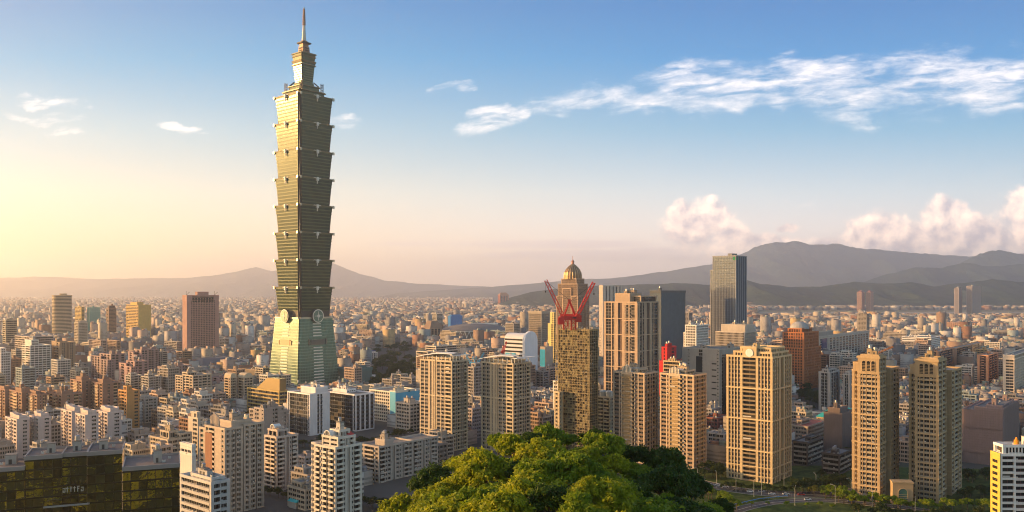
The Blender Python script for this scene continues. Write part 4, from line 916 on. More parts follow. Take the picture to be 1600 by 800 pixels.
# honeycomb-like pink flats, stepped terraces
for i, (xl, xc, xr, yt, D, lab) in enumerate(((142, 168, 196, 555, 1130, 'dusty pink stepped block of irregular terraces, left one below the dark red-brown tower'), (200, 214, 248, 548, 1230, 'plain wide dusty pink block below the golden block'),
        (186, 205, 232, 566, 1060, 'dusty pink block with chunky projecting bays, in front of the plain wide pink block'), (246, 268, 300, 573, 1100, 'low dusty pink block with stepped roofs left of the dark-roofed hall'),
        (330, 350, 384, 590, 1100, 'dusty pink stepped block in front of the dark-roofed hall'), (282, 300, 330, 592, 1010, 'greyish pink block with recessed bays, lower left of the dark-roofed hall'))):
    hero('stepped_flats', lab, 'building', xl, xc, xr, yt, D, S_((.32+.02*(i % 3), .23, .22), 'sbwq*', 'bqWs*', fh=3.4, r=1.3), [(0, .6, 0, .7, 0, .93), (.3, 1, .2, 1, 0, 1), (.55, 1, 0, .4, 0, .85), (.0, .4, .5, 1, 0, .97)], individual=False, kit=3, short='the pink terraced flats')
hero('white_apartments', 'cream apartment tower with lit bays left of the round-topped pair', 'building', 274, 300, 331, 588, 920, S_((.44, .36, .28), 'wqbqw', 'bqwqbqw', fh=3.1, r=1.3), [(0, .45, 0, .8, 0, .96), (.4, 1, .03, 1, 0, 1), (.3, .6, .1, .6, .96, 1.06)], kit=4, short='the cream bay tower')
for i, (xl, xc, xr) in enumerate(((350, 360, 370), (371, 381, 396))):
    r, ws, we, H = hero('round_topped_tower', ('slim tower with a rounded cap, left of a close pair', 'slim tower with a rounded cap, right of a close pair')[i], 'building', xl, xc, xr, 591, 960, S_((.45, .36, .27), 'bqn', 'bqbqb', fh=3.1, r=1.2), kit=0, short='the round-capped pair', group='round-capped pair of towers')
    mb = MB(); roundslab(mb, -ws, 0, .5, we-.5, H, H+5.5, min(5, we/2-1)); mb.build('rounded_cap', st_g['mats'][1], r)

# dome stadium, trapezoid tower and neighbours
root = empty('stadium', (PX(742, 2150), 2150, 0), 0); tag(root, 'low oval stadium with dark roof and white diagonal steel lattice behind the tan towers', 'stadium')
mb = MB(); k = 48; A, Bx = 88, 60
def ell(s, t): return (A*s*math.cos(t), Bx*s*math.sin(t))
for s0, z0_, s1, z1_, mi in ((.86, 0, .9, 30, 1), (.98, 30, 1.0, 36, 0), (1.0, 36, .7, 46, 0), (.7, 46, .3, 51, 0), (.3, 51, .02, 52, 0)):
    mb.loft([ell(s0, 6.2832*i/k) for i in range(k)], z0_, [ell(s1, 6.2832*i/k) for i in range(k)], z1_, mi)
mb.build('roof_shell', [wall((.17, .16, .16)), wall((.24, .21, .19))], root)
mb = MB()
for i in range(k):
    a, b2 = 6.2832*i/k, 6.2832*(i+1)/k
    for t0, t1 in ((a, b2), (b2, a)): mb.bar((*ell(1.06, t0), 0), (*ell(1.0, t1), 34), 1.0)
    mb.bar((*ell(1.0, a), 34), (*ell(1.0, b2), 34), 1.2)
mb.build('steel_lattice', M_WHITE, root)
mb = MB(); mb.box(-10, 60, -2, 2, 49.5, 52.8); mb.build('roof_light', M_WHITE, root)
EXCL.append((PX(742, 2150), 2150, 0, -100, 100, -75, 75)); HEROES.append(('the oval stadium', 692, 790, 506, 540, 2150, 50, 90, 90, root))
r, ws, we, H = hero('angular_office', 'office with a chamfered trapezoid top and a gridded face left of the stadium', 'building', 661, 672, 690, 514, 2050, S_((.32, .22, .15), 'p', 'pcpcpcp', fh=4, r=1), individual=False, kit=0, short='the angular-topped office')
mb = MB(); mb.loft([(-ws, 0), (0, 0), (0, we), (-ws, we)], H+1.2, [(-ws*.8, we*.25), (-ws*.2, we*.25), (-ws*.2, we*.75), (-ws*.8, we*.75)], H+20); mb.build('tapered_top', wall((.26, .18, .13)), r)
hero('white_office', 'pale office with strip windows left of the bright blue shed above the stadium', 'building', 662, 682, 692, 491, 2700, S_((.55, .5, .42), 'W*', fh=4, r=.6), individual=False, kit=2, short='the strip-windowed office')
hero('blue_shed', 'bright blue box-shaped building above the stadium', 'building', 700, 704, 722, 494, 2500, S_((.04, .2, .5), 's', fh=8, r=.3), [(0, 1, 0, 1, 0, 1), (.1, .9, .1, .9, 1, 1.05)], individual=False, kit=0, short='the bright blue box')
r, ws, we, H = hero('pagoda_hotel', 'far red palace-style hotel with a big gabled roof at the foot of the hills', 'building', 778, 781, 795, 462, 7000, S_((.45, .12, .05), 'pcp', 'pcpcpcp', fh=6, r=2), individual=False, kit=0, short='the far red palace hotel', z0=0)
mb = MB(); mb.loft([(-ws-4, -4), (4, -4), (4, we+4), (-ws-4, we+4)], H+1, [(-ws*.55, we*.2), (-ws*.45, we*.2), (-ws*.45, we*.8), (-ws*.55, we*.8)], H+26); mb.build('gabled_roof', wall((.4, .16, .07)), r)
hero('office_block', 'cream office with a broad flat roof just above the left swoop-roofed tower', 'building', 650, 668, 716, 543, 1250, S_((.6, .54, .46), 'W*', 'W*', fh=4, r=.6), [(0, 1, 0, 1, 0, .86), (0, .9, .3, 1, .86, 1)], individual=False, kit=4, short='the flat-roofed cream office')
hero('apartment_block', 'grey tower between the two swoop-roofed towers', 'building', 727, 740, 758, 575, 860, S_((.33, .30, .28), 'wqbq*', fh=3.2), [(0, 1, 0, 1, 0, 1), (.3, .8, .3, .8, 1, 1.06)], kit=3, short='the grey tower between the swoop-roofed towers')
hero('apartment_block', 'shorter purple-grey block squeezed between the two swoop-roofed towers', 'building', 728, 738, 756, 640, 760, S_((.40, .35, .36), 'wq*', fh=3.3), kit=3, short='the purple-grey block')
for (x, y, D, az, lab) in ((737, 580, 900, -60, 'blue tower crane with a stubby mast between the swoop-roofed towers'), (746, 580, 905, 50, 'second blue crane just right of the stubby one, boom pointing right'), (787, 560, 1000, 20, 'dark red crane behind the right swoop-roofed tower')):
    b = PT(x, y, D); h = b.z; crane('tower_crane', lab, (b.x, b.y, 0), h+8, az, 15, 52, M_BLUE if D < 950 else M_RED, 1.9)
b = PT(1362, 560, 800); crane('tower_crane', 'orange tower crane with a drooping boom above the gap between the twin towers', (b.x, b.y, 0), b.z+2, 75, 26, 20, M_ORANGE, 1.8)
r, ws, we, H = hero('shed', 'white warehouse with red and blue stripes left of the scaffolded tower', 'building', 818, 832, 868, 632, 950, S_((.6, .6, .64), 's', 's', fh=4, r=.2), kit=2, short='the striped warehouse', individual=False)
mb = MB(); mb.box(-.1, .12, 0, we, H*.62, H*.72, 0); mb.box(-ws, 0, -.12, .1, H*.62, H*.72, 0); mb.box(-.1, .12, 0, we, H*.25, H*.35, 1); mb.box(-ws, 0, -.12, .1, H*.25, H*.35, 1); mb.build('stripe', [wall((.05, .1, .4)), wall((.6, .05, .05))], r)

# left foreground
def barrel(root, x, y0, y1, z, w, mat):
    mb = MB(); k = 12; pts = [(x+w*math.cos(math.pi*i/k), z+w*math.sin(math.pi*i/k)) for i in range(k+1)]
    for i in range(k): a, b = pts[i], pts[i+1]; mb.quad((a[0], y0, a[1]), (b[0], y0, b[1]), (b[0], y1, b[1]), (a[0], y1, a[1]))
    mb.poly([(p[0], y1, p[1]) for p in pts]); 
    for i in range(k): a, b = pts[i], pts[i+1]; mb.bar((a[0], y0, a[1]), (b[0], y0, b[1]), .5)
    for q in (-.5, 0, .5): mb.bar((x+q*w, y0+.05, z), (x+q*w, y0+.05, z+w*math.sqrt(1-q*q)), .15)
    mb.build('barrel_vault', mat, root)
st_a = S_((.56, .52, .46), 'BqnqBnqB', 'BqnpdpnqBq', fh=3.05, r=1.2, balc=(.62, .58, .5), spand=(.50, .46, .41))
r, ws, we, H = hero('apartment_tower', 'white balcony tower with barrel vault and red roof trim, left of the green hill', 'building', 482, 524, 566, 702, 478, st_a, [(0, .25, .1, .9, 0, 1), (.22, 1, 0, 1, 0, 1.0), (.35, .95, .15, .8, 1, 1.12, dict(S='wqw')), (.5, .85, .3, .7, 1.12, 1.2)], kit=4, short='the barrel-vaulted white tower')
barrel(r, -ws*.42, we*.12, we*.5, H*1.12+1, 3.0, M_WHITE)
mb = MB(); mb.loft([(-ws*.35, we*.55), (-ws*.05, we*.55), (-ws*.05, we*.85), (-ws*.35, we*.85)], H*1.12, [(-ws*.22, we*.65), (-ws*.18, we*.65), (-ws*.18, we*.75), (-ws*.22, we*.75)], H*1.18); mb.build('red_roof', wall((.5, .06, .05)), r)
r, ws, we, H = hero('apartment_tower', 'slimmer pinkish tower with a half-round white roof window left of the barrel-vaulted white tower', 'building', 413, 432, 466, 685, 560, S_((.48, .40, .35), 'BqB', 'BqnpdpnqB', fh=3.05, r=1.2, balc=(.55, .48, .42)), [(0, 1, 0, 1, 0, 1), (.1, .9, .1, .6, 1, 1.12), (.3, .8, .2, .45, 1.12, 1.17)], kit=3, short='the half-round-topped tower')
barrel(r, -ws*.5, we*.1, we*.4, H*1.17, 2.4, M_WHITE)
st_c = S_((.44, .36, .29), 'nqbspn', 'bqnspwqbpdpbqwqn', fh=3.1, r=1.4, frame=(.1, .35, .28), spand=(.38, .31, .26))
r, ws, we, H = hero('apartment_tower', 'broad tan and brick tower with green window frames and a fluted drum on its roof', 'building', 306, 351, 413, 672, 500, st_c, [(0, .35, .08, .7, 0, .95, dict(S='nqn')), (.32, 1, 0, .45, 0, 1), (.5, 1, .47, 1, 0, 1.02), (.55, .95, .2, .7, 1.0, 1.07, dict(S='s', E='s'))], kit=5, short='the brick and tan tower')
mb = MB(); mb.box(-ws*.66, -ws*.42, -.12, .1, 0, H*.93); mb.build('brick_panel', wall((.27, .13, .08)), r)
fluted(r, -ws*.75, -ws*.45, we*.2, we*.5, H+.1, 8, wall((.5, .42, .34)))
hero('terraced_offices', 'white terraced block with a green rooftop and open floors beside the mirrored glass building', 'building', 281, 330, 359, 757, 415, S_((.50, .49, .48), 'W*', 'bqW', fh=3.6, r=1.6, roof=M_ROOFG, sill=1.1, groove=-.1), [(0, 1, 0, 1, 0, 1), (.3, .95, .1, .8, 1, 1.05, dict(S='W*'))], kit=2, short='the white terraced block')
hero('white_tower', 'narrow white blank tower with a dark arcade under its roof behind the mirrored building', 'building', 281, 300, 306, 712, 440, S_((.58, .56, .53), 's', fh=3.4, r=.3), [(0, 1, 0, 1, 0, 1), (.03, .97, .03, .97, 1, 1.06, dict(S='b*'.replace('*', 'qbqb'), E='bqb')), (0, 1, 0, 1, 1.06, 1.1, dict(S='s', E='s'))], kit=2, short='the blank white tower')
hero('arcaded_block', 'tan block with arched roof pavilion left of the brick and tan tower', 'building', 234, 262, 300, 682, 590, S_((.40, .33, .25), 'wqbq*', fh=3.3, r=1.2), [(0, 1, 0, 1, 0, .9), (.3, .8, .2, .6, .9, 1.05), (.6, 1, .5, 1, .9, 1)], kit=4, short='the tan arched-pavilion block')
hero('apartment_block', 'small pale pink house block just above the mirrored glass building', 'building', 236, 250, 270, 700, 520, S_((.50, .40, .33), 'wq*', fh=3.3), kit=2, short='the small pale pink block')
hero('apartment_block', 'plain cream block with few windows left of the fluted roof drum', 'building', 294, 309, 318, 655, 620, S_((.48, .42, .35), 'snw', fh=3.3), [(0, 1, 0, 1, 0, 1), (.2, .8, .2, .8, 1, 1.1)], kit=2, short='the plain cream block')
st = S_((.33, .28, .25), 'nqwsn', 'ssnqwsn', fh=3.2, r=1.1)
hero('apartment_block', 'grey-brown cluster of flats with dark slots behind the brick and tan tower', 'building', 385, 412, 452, 640, 680, st, [(0, .5, .1, 1, 0, .94), (.45, 1, 0, .8, 0, 1), (.6, 1, .6, 1, 0, .9)], kit=4, short='the grey-brown flats')
st = S_((.40, .35, .31), 'nqBqn', 'Bqnqwpdpwqnqvqbqw', fh=3.1, r=1.1)
hero('apartment_row', 'long grey apartment row with cream roof hut at the left foot of the hill', 'building', 562, 592, 686, 700, 585, st, [(0, 1, 0, .55, 0, 1), (.1, .95, .56, 1, 0, .985), (.4, .9, .12, .26, 1, 1.14, dict(S='s', E='s'))], kit=6, short='the long grey apartment row')
hero('apartment_block', 'low grey-pink block between the two balcony towers in front of the white and blue blocks', 'building', 462, 476, 496, 716, 600, S_((.42, .35, .33), 'wq*', fh=3.2), kit=3, short='the low grey-pink block')
hero('apartment_block', 'dark low block with roof clutter right of the long grey row', 'building', 640, 668, 700, 700, 640, S_((.22, .19, .17), 'Wq*', fh=3.3), kit=3, short='the dark cluttered block')
# far-left apartment clusters
stp = S_((.55, .46, .43), 'wqbqw', 'sqnwq', fh=3.0, r=1.1, balc=(.6, .5, .45))
for i, (xl, xc, xr, yt, D, lab) in enumerate(((8, 26, 46, 655, 660, 'whitish pink apartment block with roof boxes, leftmost of the pale row above the mirrored building'), (46, 60, 80, 652, 670, 'whitish pink apartment block, second from left of the pale row above the mirrored building'),
      (95, 112, 134, 642, 690, 'whitish pink apartment block, third of the pale row above the mirrored building'), (118, 133, 154, 648, 655, 'whitish pink apartment block, fourth from left of the pale row above the mirrored building'), (150, 168, 190, 644, 680, 'whitish pink apartment block, rightmost of the pale row above the mirrored building'))):
    hero('apartment_block', lab, 'building', xl, xc, xr, yt, D, stp, [(0, 1, 0, 1, 0, .97), (.5, 1, .2, .8, .97, 1.05, dict(S='s', E='s')), (.1, .4, .3, .7, .97, 1.07, dict(S='s', E='s')), (.3, .6, -.06, .3, 0, .95, dict(S='B'))], kit=3, short='the pale pink row', group='pale pink apartment row', seed=50+i)
stb = S_((.27, .16, .12), 'wqBqw', 'sqwsbqw', fh=3.1, r=1.2, balc=(.45, .33, .22), frame=(.5, .4, .3))
for i, (xl, xc, xr, yt, D, lab) in enumerate(((-8, 8, 26, 610, 860, 'red-brown apartment block at the far left edge'), (15, 34, 60, 614, 800, 'red-brown block with lit bays above the pale pink row, second from the left edge'), (40, 58, 74, 618, 790, 'narrow red-brown block right of the one with orange lit bays'),
       (76, 96, 130, 618, 800, 'wide plain red-brown block behind the pale pink row'), (110, 128, 152, 596, 850, 'red-brown block with cream window strips, taller, behind the pale pink row'), (143, 160, 190, 600, 840, 'red-brown block with white bay windows, rightmost of the red-brown group'))):
    hero('brick_apartments', lab, 'building', xl, xc, xr, yt, D, stb, [(0, 1, 0, 1, 0, 1), (.2, .7, .2, .7, 1, 1.07, dict(S='s', E='s')), (.35, .65, -.05, .3, 0, .97, dict(S='b'))], kit=3, short='the red-brown flats', group='red-brown apartment blocks', seed=80+i)
hero('orange_block', 'orange-lit brown block right of the red-brown flats', 'building', 185, 198, 218, 612, 800, S_((.46, .24, .09), 'wqbqw', 'sqw', fh=3.2), [(0, 1, 0, 1, 0, 1), (.3, .7, .2, .6, 1, 1.1)], kit=3, short='the orange-lit block')
for i, (xl, xc, xr, yt, D, lab) in enumerate(((214, 226, 246, 624, 850, 'grey tower with pale corner bays right of the orange-lit block'), (246, 262, 280, 640, 780, 'grey-tan tower with bays below the cream bay tower'), (196, 204, 222, 588, 1000, 'grey block with tiny windows above the orange-lit block'), (220, 232, 252, 590, 980, 'grey-green block of flats above the grey corner-bay tower'), (500, 515, 522, 625, 900, 'thin grey block hidden behind the white and blue blocks'))[:4]):
    hero('apartment_block', lab, 'building', xl, xc, xr, yt, D, S_((.36, .33, .30), 'wqbq*', fh=3.1, r=1.1), [(0, 1, 0, 1, 0, 1), (.3, .8, .1, .6, 1, 1.08)], kit=3, individual=D < 900, short='the grey bay towers')

# mirrored glass building in the left foreground
MG = glass((.50, .46, .20), .03, 1.0, .95); MG2 = glass((.16, .15, .07), .08, 1.0, .9); MG3 = glass((.03, .03, .015), .2, .6, .2)
def mirror_block(xl, xr, yt, D, dep):
    H = PZ(yt, D); x0, x1 = PX(xl, D), PX(xr, D); return x0, x1, H
root = empty('mirrored_building', (PX(140, 360), 360, 0), 0); tag(root, 'low dark olive mirrored glass building reflecting the woods in the left foreground', 'building')
rn = random.Random(5); ox = PX(140, 360)
frm = metal((.09, .085, .06), .4, .5)
MT = R(22); root.rotation_euler = (0, 0, MT); cm, sm = math.cos(MT), math.sin(MT)
for (xl, xr, yt, D, dep, drop) in ((38, 97, 716, 345, 20, 0), (97, 136, 711, 351, 17, 0), (136, 191, 709, 349, 22, 0), (191, 281, 733, 334, 24, 0), (-60, 38, 738, 335, 20, 0)):
    X0, Y0 = PX(xl, D)-ox, D-360.0; kk = (xr-800)/FPX; Wd = (kk*D-PX(xl, D))/(cm-kk*sm); H = PZ(yt, D)
    x0 = X0*cm+Y0*sm; y0 = -X0*sm+Y0*cm; x1 = x0+Wd
    mb = MB(); mb.box(x0+.3, x1-.3, y0+.3, y0+dep, 0, H, 0, top=1); mb.build('wall', [frm, wall((.17, .14, .13))], root)
    nx, f = max(2, round((x1-x0)/3.2)), 3.9
    for k in range(7):
        z0 = H-1-(7-k)*f
        for i in range(nx):
            a = x0+(x1-x0)*i/nx+.09; b = x0+(x1-x0)*(i+1)/nx-.09; mb = MB(); t = rn.uniform(-.05, .05); t2 = rn.uniform(-.05, .05)
            mb.quad((a, y0-t, z0+.1), (b, y0+t, z0+.1), (b, y0+t+t2, z0+f-.6), (a, y0-t+t2, z0+f-.6), 0); mb.build('window', MG if rn.random() < .7 else MG2, root)
        mb = MB(); mb.box(x0, x1, y0-.12, y0+.28, z0+f-.55, z0+f-.05); mb.build('spandrel', MG3, root)
    mb = MB()
    for i in range(int(dep/3.2)): mb.quad((x1-.25, y0+i*3.2+.4, 1), (x1-.25, y0+i*3.2+3.3, 1), (x1-.25, y0+i*3.2+3.3, H-1), (x1-.25, y0+i*3.2+.4, H-1))
    mb.build('side_glazing', MG, root)
    mb = MB()
    mb.box(x0-.1, x1+.1, y0-.25, y0+.3, H-.9, H+.8, 0); mb.box(x0-.1, x0+.3, y0+.3, y0+dep, H-.2, H+.8, 0); mb.box(x1-.3, x1+.1, y0+.3, y0+dep, H-.2, H+.8, 0); mb.box(x0-.1, x1+.1, y0+dep-.4, y0+dep, H-.2, H+.8, 0)
    mb.build('parapet', [metal((.3, .28, .28), .5, .3)], root)
    roof_kit(root, x0+2, x1-2, y0+4, y0+dep-2, H+.05, rn, 1)
    if xl == 136: sx, sy = x0-9, y0
z = PZ(770, 345)
for i, w in enumerate((1.0, .7, .7, .7, .6, 1.0)):           # pale raised letters, too small in the photograph to read
    mb = MB(); x = sx+i*1.35; yy = sy-.55
    if i in (0, 5): mb.box(x, x+w, yy, yy+.25, z, z+.3); mb.box(x+w-.28, x+w, yy, yy+.25, z+.3, z+1.5); mb.box(x, x+w, yy, yy+.25, z+1.5, z+1.8); mb.box(x, x+.28, yy, yy+.25, z+.3, z+.9)
    elif i == 4: mb.box(x, x+.3, yy, yy+.25, z, z+2.3); mb.box(x+.3, x+.8, yy, yy+.25, z+2.0, z+2.3); mb.box(x+.3, x+.7, yy, yy+.25, z+1.1, z+1.4)
    else: mb.box(x+.2, x+.48, yy, yy+.25, z, z+2.3); mb.box(x-.1, x+.2, yy, yy+.25, z+1.5, z+1.8); mb.box(x+.48, x+.8, yy, yy+.25, z+1.5, z+1.8)
    mb.build('sign_letter', wall((.5, .48, .42)), root)
mb = MB(); mb.box(sx-7, sx+10, sy-1.6, sy-.3, z-5.6, z-5.1); mb.build('canopy_edge', M_CONC, root)
EXCL.append((PX(110, 365), 365, 0, -75, 50, -20, 45)); HEROES.append(('the mirrored glass building', 0, 280, 705, 800, 360, 60, 60, 60, root))
# ------------------------------------------------------------------ roads, lawn, car park near the right foot of the hill
def strip(name, pts, width, z, mat, kind='structure', edge=None):
    P = [GP(x, y) for x, y in pts]; S = []
    for i in range(len(P)-1):
        for t in (0, .25, .5, .75):
            p0, p1, p2, p3 = P[max(0, i-1)], P[i], P[i+1], P[min(len(P)-1, i+2)]
            S.append(.5*((2*p1)+(p2-p0)*t+(2*p0-5*p1+4*p2-p3)*t*t+(3*p1-p0-3*p2+p3)*t**3))
    S.append(P[-1]); L = []; Rr = []
    for i, p in enumerate(S):
        d = (S[min(i+1, len(S)-1)]-S[max(i-1, 0)]).normalized(); n = Vector((-d.y, d.x, 0)); L.append(p+n*width/2); Rr.append(p-n*width/2)
    mb = MB()
    for i in range(len(S)-1): mb.quad(Rr[i]+Vector((0, 0, z)), Rr[i+1]+Vector((0, 0, z)), L[i+1]+Vector((0, 0, z)), L[i]+Vector((0, 0, z)), 0)
    o = mb.build(name, mat); tag(o, kind=kind)
    return S, L, Rr
ASPH = wall((.075, .075, .08), .9, .3); LAWN = None
def mat_lawn():
    m, nt, b = principled('lawn', (.05, .08, .02), .95, 0, .1); g = NG(nt); tc = g.n('ShaderNodeTexCoord')
    n = g.noise(tc.outputs['Object'], .12, 6, .7); g.link(g.mix(g.sstep(n, .35, .65), (.03, .05, .015), (.09, .12, .03)), b.inputs['Base Color']); return m
mb = MB(); q = [GP(990, 742), GP(1250, 727), GP(1640, 735), GP(1700, 860), GP(960, 860)]; mb.poly([(p.x, p.y, .05) for p in q]); tag(mb.build('lawn', mat_lawn()), kind='structure')
def road(name, pts, width, z=.1, lanes=2):
    S, L, Rr = strip(name, pts, width, z, ASPH)
    mb = MB()
    def off(i, d):
        t = (S[min(i+1, len(S)-1)]-S[max(i-1, 0)]).normalized(); return S[i]+Vector((-t.y, t.x, 0))*d
    for s in (-1, 1):
        for i in range(len(S)-1):
            a, b = off(i, s*(width/2+.25)), off(i+1, s*(width/2+.25)); a0, b0 = off(i, s*(width/2-.02)), off(i+1, s*(width/2-.02))
            v = [(a0.x, a0.y, 0), (b0.x, b0.y, 0), (b.x, b.y, 0), (a.x, a.y, 0)]; k = len(mb.v); mb.v += v+[(p[0], p[1], z+.14) for p in v]
            mb.f += [(k+4, k+5, k+6, k+7), (k, k+1, k+5, k+4), (k+3, k+2, k+6, k+7)]; mb.m += [0]*3
    tag(mb.build('kerb', M_CONC), kind='structure')
    mb = MB()
    for i in range(0, len(S)-1):
        for d in ([0] if lanes == 2 else [-width/4, 0, width/4]):
            if d == 0 or i % 2 == 0:
                a, b, c, e = off(i, d-.12), off(i+1, d-.12), off(i+1, d+.12), off(i, d+.12); mb.quad((a.x, a.y, z+.006), (b.x, b.y, z+.006), (c.x, c.y, z+.006), (e.x, e.y, z+.006))
    tag(mb.build('road_markings', wall((.7, .7, .68), .6, .1)), kind='structure')
    return S
RA = road('avenue', [(1020, 738), (1080, 751), (1140, 764), (1200, 771), (1270, 773), (1340, 768), (1400, 762)], 15, lanes=4)
RB = road('ramp_road', [(1090, 822), (1135, 803), (1180, 790), (1230, 783), (1290, 782), (1350, 787), (1430, 796), (1540, 812)], 9)
# ------------------------------------------------------------------ the plain of ordinary buildings
cg, sg = math.cos(TH), math.sin(TH)
def blocked(X, Y, rad):
    for (px, py, th, x0, x1, y0, y1) in EXCL:
        dx, dy = X-px, Y-py
        if abs(dx)+abs(dy) > 320: continue
        c, s = math.cos(th), math.sin(th); u = dx*c+dy*s; v = -dx*s+dy*c
        if x0-rad < u < x1+rad and y0-rad < v < y1+rad: return True
    return False
PARKS = [(578, 660, 543, 618), (1238, 1290, 608, 652), (1180, 1620, 484.5, 494), (1180, 1620, 480, 481.5), (420, 470, 700, 900), (196, 236, 668, 700), (405, 440, 440, 520)][:6]
def in_park(x, y):
    return any(a < x < b and c < y < d for a, b, c, d in PARKS)
PAL = [((.36, .32, .28), 6), ((.46, .39, .30), 5), ((.30, .28, .27), 5), ((.56, .52, .47), 5), ((.32, .22, .16), 3), ((.42, .31, .25), 4), ((.27, .15, .10), 2), ((.20, .19, .19), 3), ((.46, .32, .16), 1), ((.26, .31, .32), 2)]
PALN = ['grey-beige', 'cream', 'grey', 'pale', 'brown', 'salmon', 'brick-red', 'dark grey', 'ochre', 'bluish grey']
pick = [i for i, (c, w) in enumerate(PAL) for _ in range(w)]
rf = random.Random(77)
from mathutils import noise as mnoise
fill = []; GREEN = []
def ring(dmin, dmax, ca, cb, gap, street):
    cmax = dmax*1.25; na = int(cmax/ca)+2; nb = int(cmax/cb)+2
    for ia in range(-na, na):
        for ib in range(-nb, nb):
            a = ia*ca + (ia//street)*gap; b = ib*cb + (ib//street)*gap
            X, Y = a*cg-b*sg, a*sg+b*cg
            if not (dmin <= Y < dmax): continue
            x = 800+X/Y*FPX
            if not (-60 < x < 1660): continue
            y = GY(Y)
            if in_park(x, y): continue
            if Y > 6900 and x > 770: continue
            gp = mnoise.noise(Vector((X/170, Y/170, 7)))
            if rf.random() < (.07 if gp < .33 else .75):
                if Y > 650: GREEN.append((X, Y, min(ca, 34)))
                continue
            w = ca*rf.uniform(.72, 1.0); l = cb*rf.uniform(.6, .98)
            if Y > 1500 and rf.random() < .25: w = ca*1.9; l *= .6
            f = mnoise.noise(Vector((X/600, Y/600, 2)))
            q = rf.random()*(.93 if Y > 2500 else 1)
            big = ca > 40
            if q < .66-f*.3: h = rf.uniform(9, 19)
            elif q < .93-f*.12: h = rf.uniform(18, 36)
            elif q < .988: h = rf.uniform(34, 55); 
            else: h = rf.uniform(55, 85)
            if Y > 2800: h *= .95
            if Y < 1000: h = min(h, 24 if Y > 700 else 16)
            elif Y < 1700: h = min(h, 42)
            if x > 1180 and 494 <= y < 500: h = min(h, 14)
            if Y > 4800 and x > 800: h = min(h*1.1, 50)
            if x > 1000 and y > 725: continue
            if 560 < x < 1120 and y > 712: continue
            if x < 300 and y > 735: continue
            if 440 < x < 655 and 672 < y < 742: continue
            if x > 1230 and 500 < y < 725 and Y < 1100: h = min(h, 20)
            if Y > 2600 and x > 1180 and 481.5 < y < 485: h = rf.uniform(18, 30)
            if h > 45: w = min(w, l*1.1, 30); l = min(l, 34)
            if blocked(X, Y, max(w, l)*.55): continue
            fill.append((X, Y, w, l, h, rf.choice(pick), x, y, rf.random(), TH))
ring(520, 1500, 21, 17, 9, 5)
ring(1500, 3000, 27, 23, 12, 5)
ring(3000, 5500, 33, 28, 14, 5)
ring(5500, 14000, 44, 38, 16, 6)
fill.sort(key=lambda t: -(t[2]*t[4]/t[1]**2))
HN = [hh for hh in HEROES]
def size(t): return t[2]*t[4]/t[1]**2
# occlusion by the named buildings: keep as individuals the ones that show
def hidden(t):
    X, Y, w, l, h, ci, x, y, q, th = t; yt = HZ-(h-CAMH)*FPX/Y
    for (sh, xl, xr, ytop, yb, D, H, ws, we, rt) in HN:
        if D < Y and xl < x-4 and x+4 < xr and ytop < yt-2 and yb > yt+6: return True
    return 590 < x < 1130 and yt > 690
near = []; far = []
for t in fill: (near if len(near) < 285 and not hidden(t) else far).append(t)
# near ones: a mesh each with real window recesses, named by look and by the nearest landmark
ord_ = ['first', 'second', 'third', 'fourth', 'fifth', 'sixth', 'seventh', 'eighth', 'ninth', 'tenth', 'eleventh', 'twelfth', 'thirteenth', 'fourteenth', 'fifteenth', 'sixteenth']
keys = {}
STN = []
for ci, (c, w) in enumerate(PAL):
    STN.append([mkstyle(c, 'wq*', 'wq*', fh=3.3, r=.45), mkstyle(c, 'Wq*', 'nq*', fh=3.3, r=.6), mkstyle(c, 'qnqb*', 'wqb*', fh=3.1, r=.9)])
seen = set()
for t in near:
    X, Y, w, l, h, ci, x, y, q, th = t
    yt = HZ-(h-CAMH)*FPX/Y; yc = (y+yt)/2
    best = None
    for k, (sh, xl, xr, ytop, yb, D, H, ws, we, rt) in enumerate(HN):
        if xr < 5 or xl > 1595: continue
        cx = min(max(x, xl), xr); cyy = min(max(yc, ytop), min(yb, 795)); d = math.hypot((x-cx), (yc-cyy)*1.5) + (0 if Y > D or yb < y else 3)
        if best is None or d < best[0]: best = (d, k)
    sh, xl, xr, ytop, yb, D, H, ws, we, rt = HN[best[1]]
    if x < xl: rel = 'left of'
    elif x > xr: rel = 'right of'
    elif Y > D: rel = 'behind'
    else: rel = 'in front of'
    floors = h/3.2
    sz = 'low' if floors < 5 else 'mid-height' if floors < 9 else 'tall'
    key = (sz, PALN[ci], rel, sh); keys.setdefault(key, []).append(t)
for (sz, cn, rel, sh), ts in keys.items():
    ts.sort(key=lambda t: t[6])
    for i, t in enumerate(ts):
        X, Y, w, l, h, ci, x, y, q, th = t
        lab = f'{sz} {cn} block {rel} {sh}'
        if len(ts) > 1: lab = f'{ord_[min(i, 15)]} from left of the {sz} {cn} blocks {rel} {sh}'
        ws_ = lab.split()
        if len(ws_) > 16: lab = ' '.join(w_ for w_ in ws_ if w_ != 'the')
        root = empty('apartment_block', (X, Y, 0), th+ (0 if q < .8 else R((q-.9)*60))); tag(root, lab, 'building', 'ordinary blocks of the city plain')
        st = STN[ci][int(q*97) % 3]; rnd = random.Random(int(q*1e6)); mb = MB(); cells = []
        bls = [(-w/2, w/2, -l/2, l/2, 0, h)]
        if q > .5: bls.append((-w/2+w*.1, w/2-w*.35, -l/2+l*.12, l/2-l*.1, h, h+3.1, dict(S='wq*', E='s')))
        for bx in bls: block(mb, cells, bx, st, rnd)
        place_cells(root, mb, cells, st, rnd, False, (X, Y), th, None)
        mb.build('wall', st['mats'], root)
        roof_kit(root, -w/2+1, w/2-1, -l/2+1, l/2-1, h+.05, rnd, 1 if Y > 900 else 2, tuple(c*.9 for c in PAL[ci][0]))

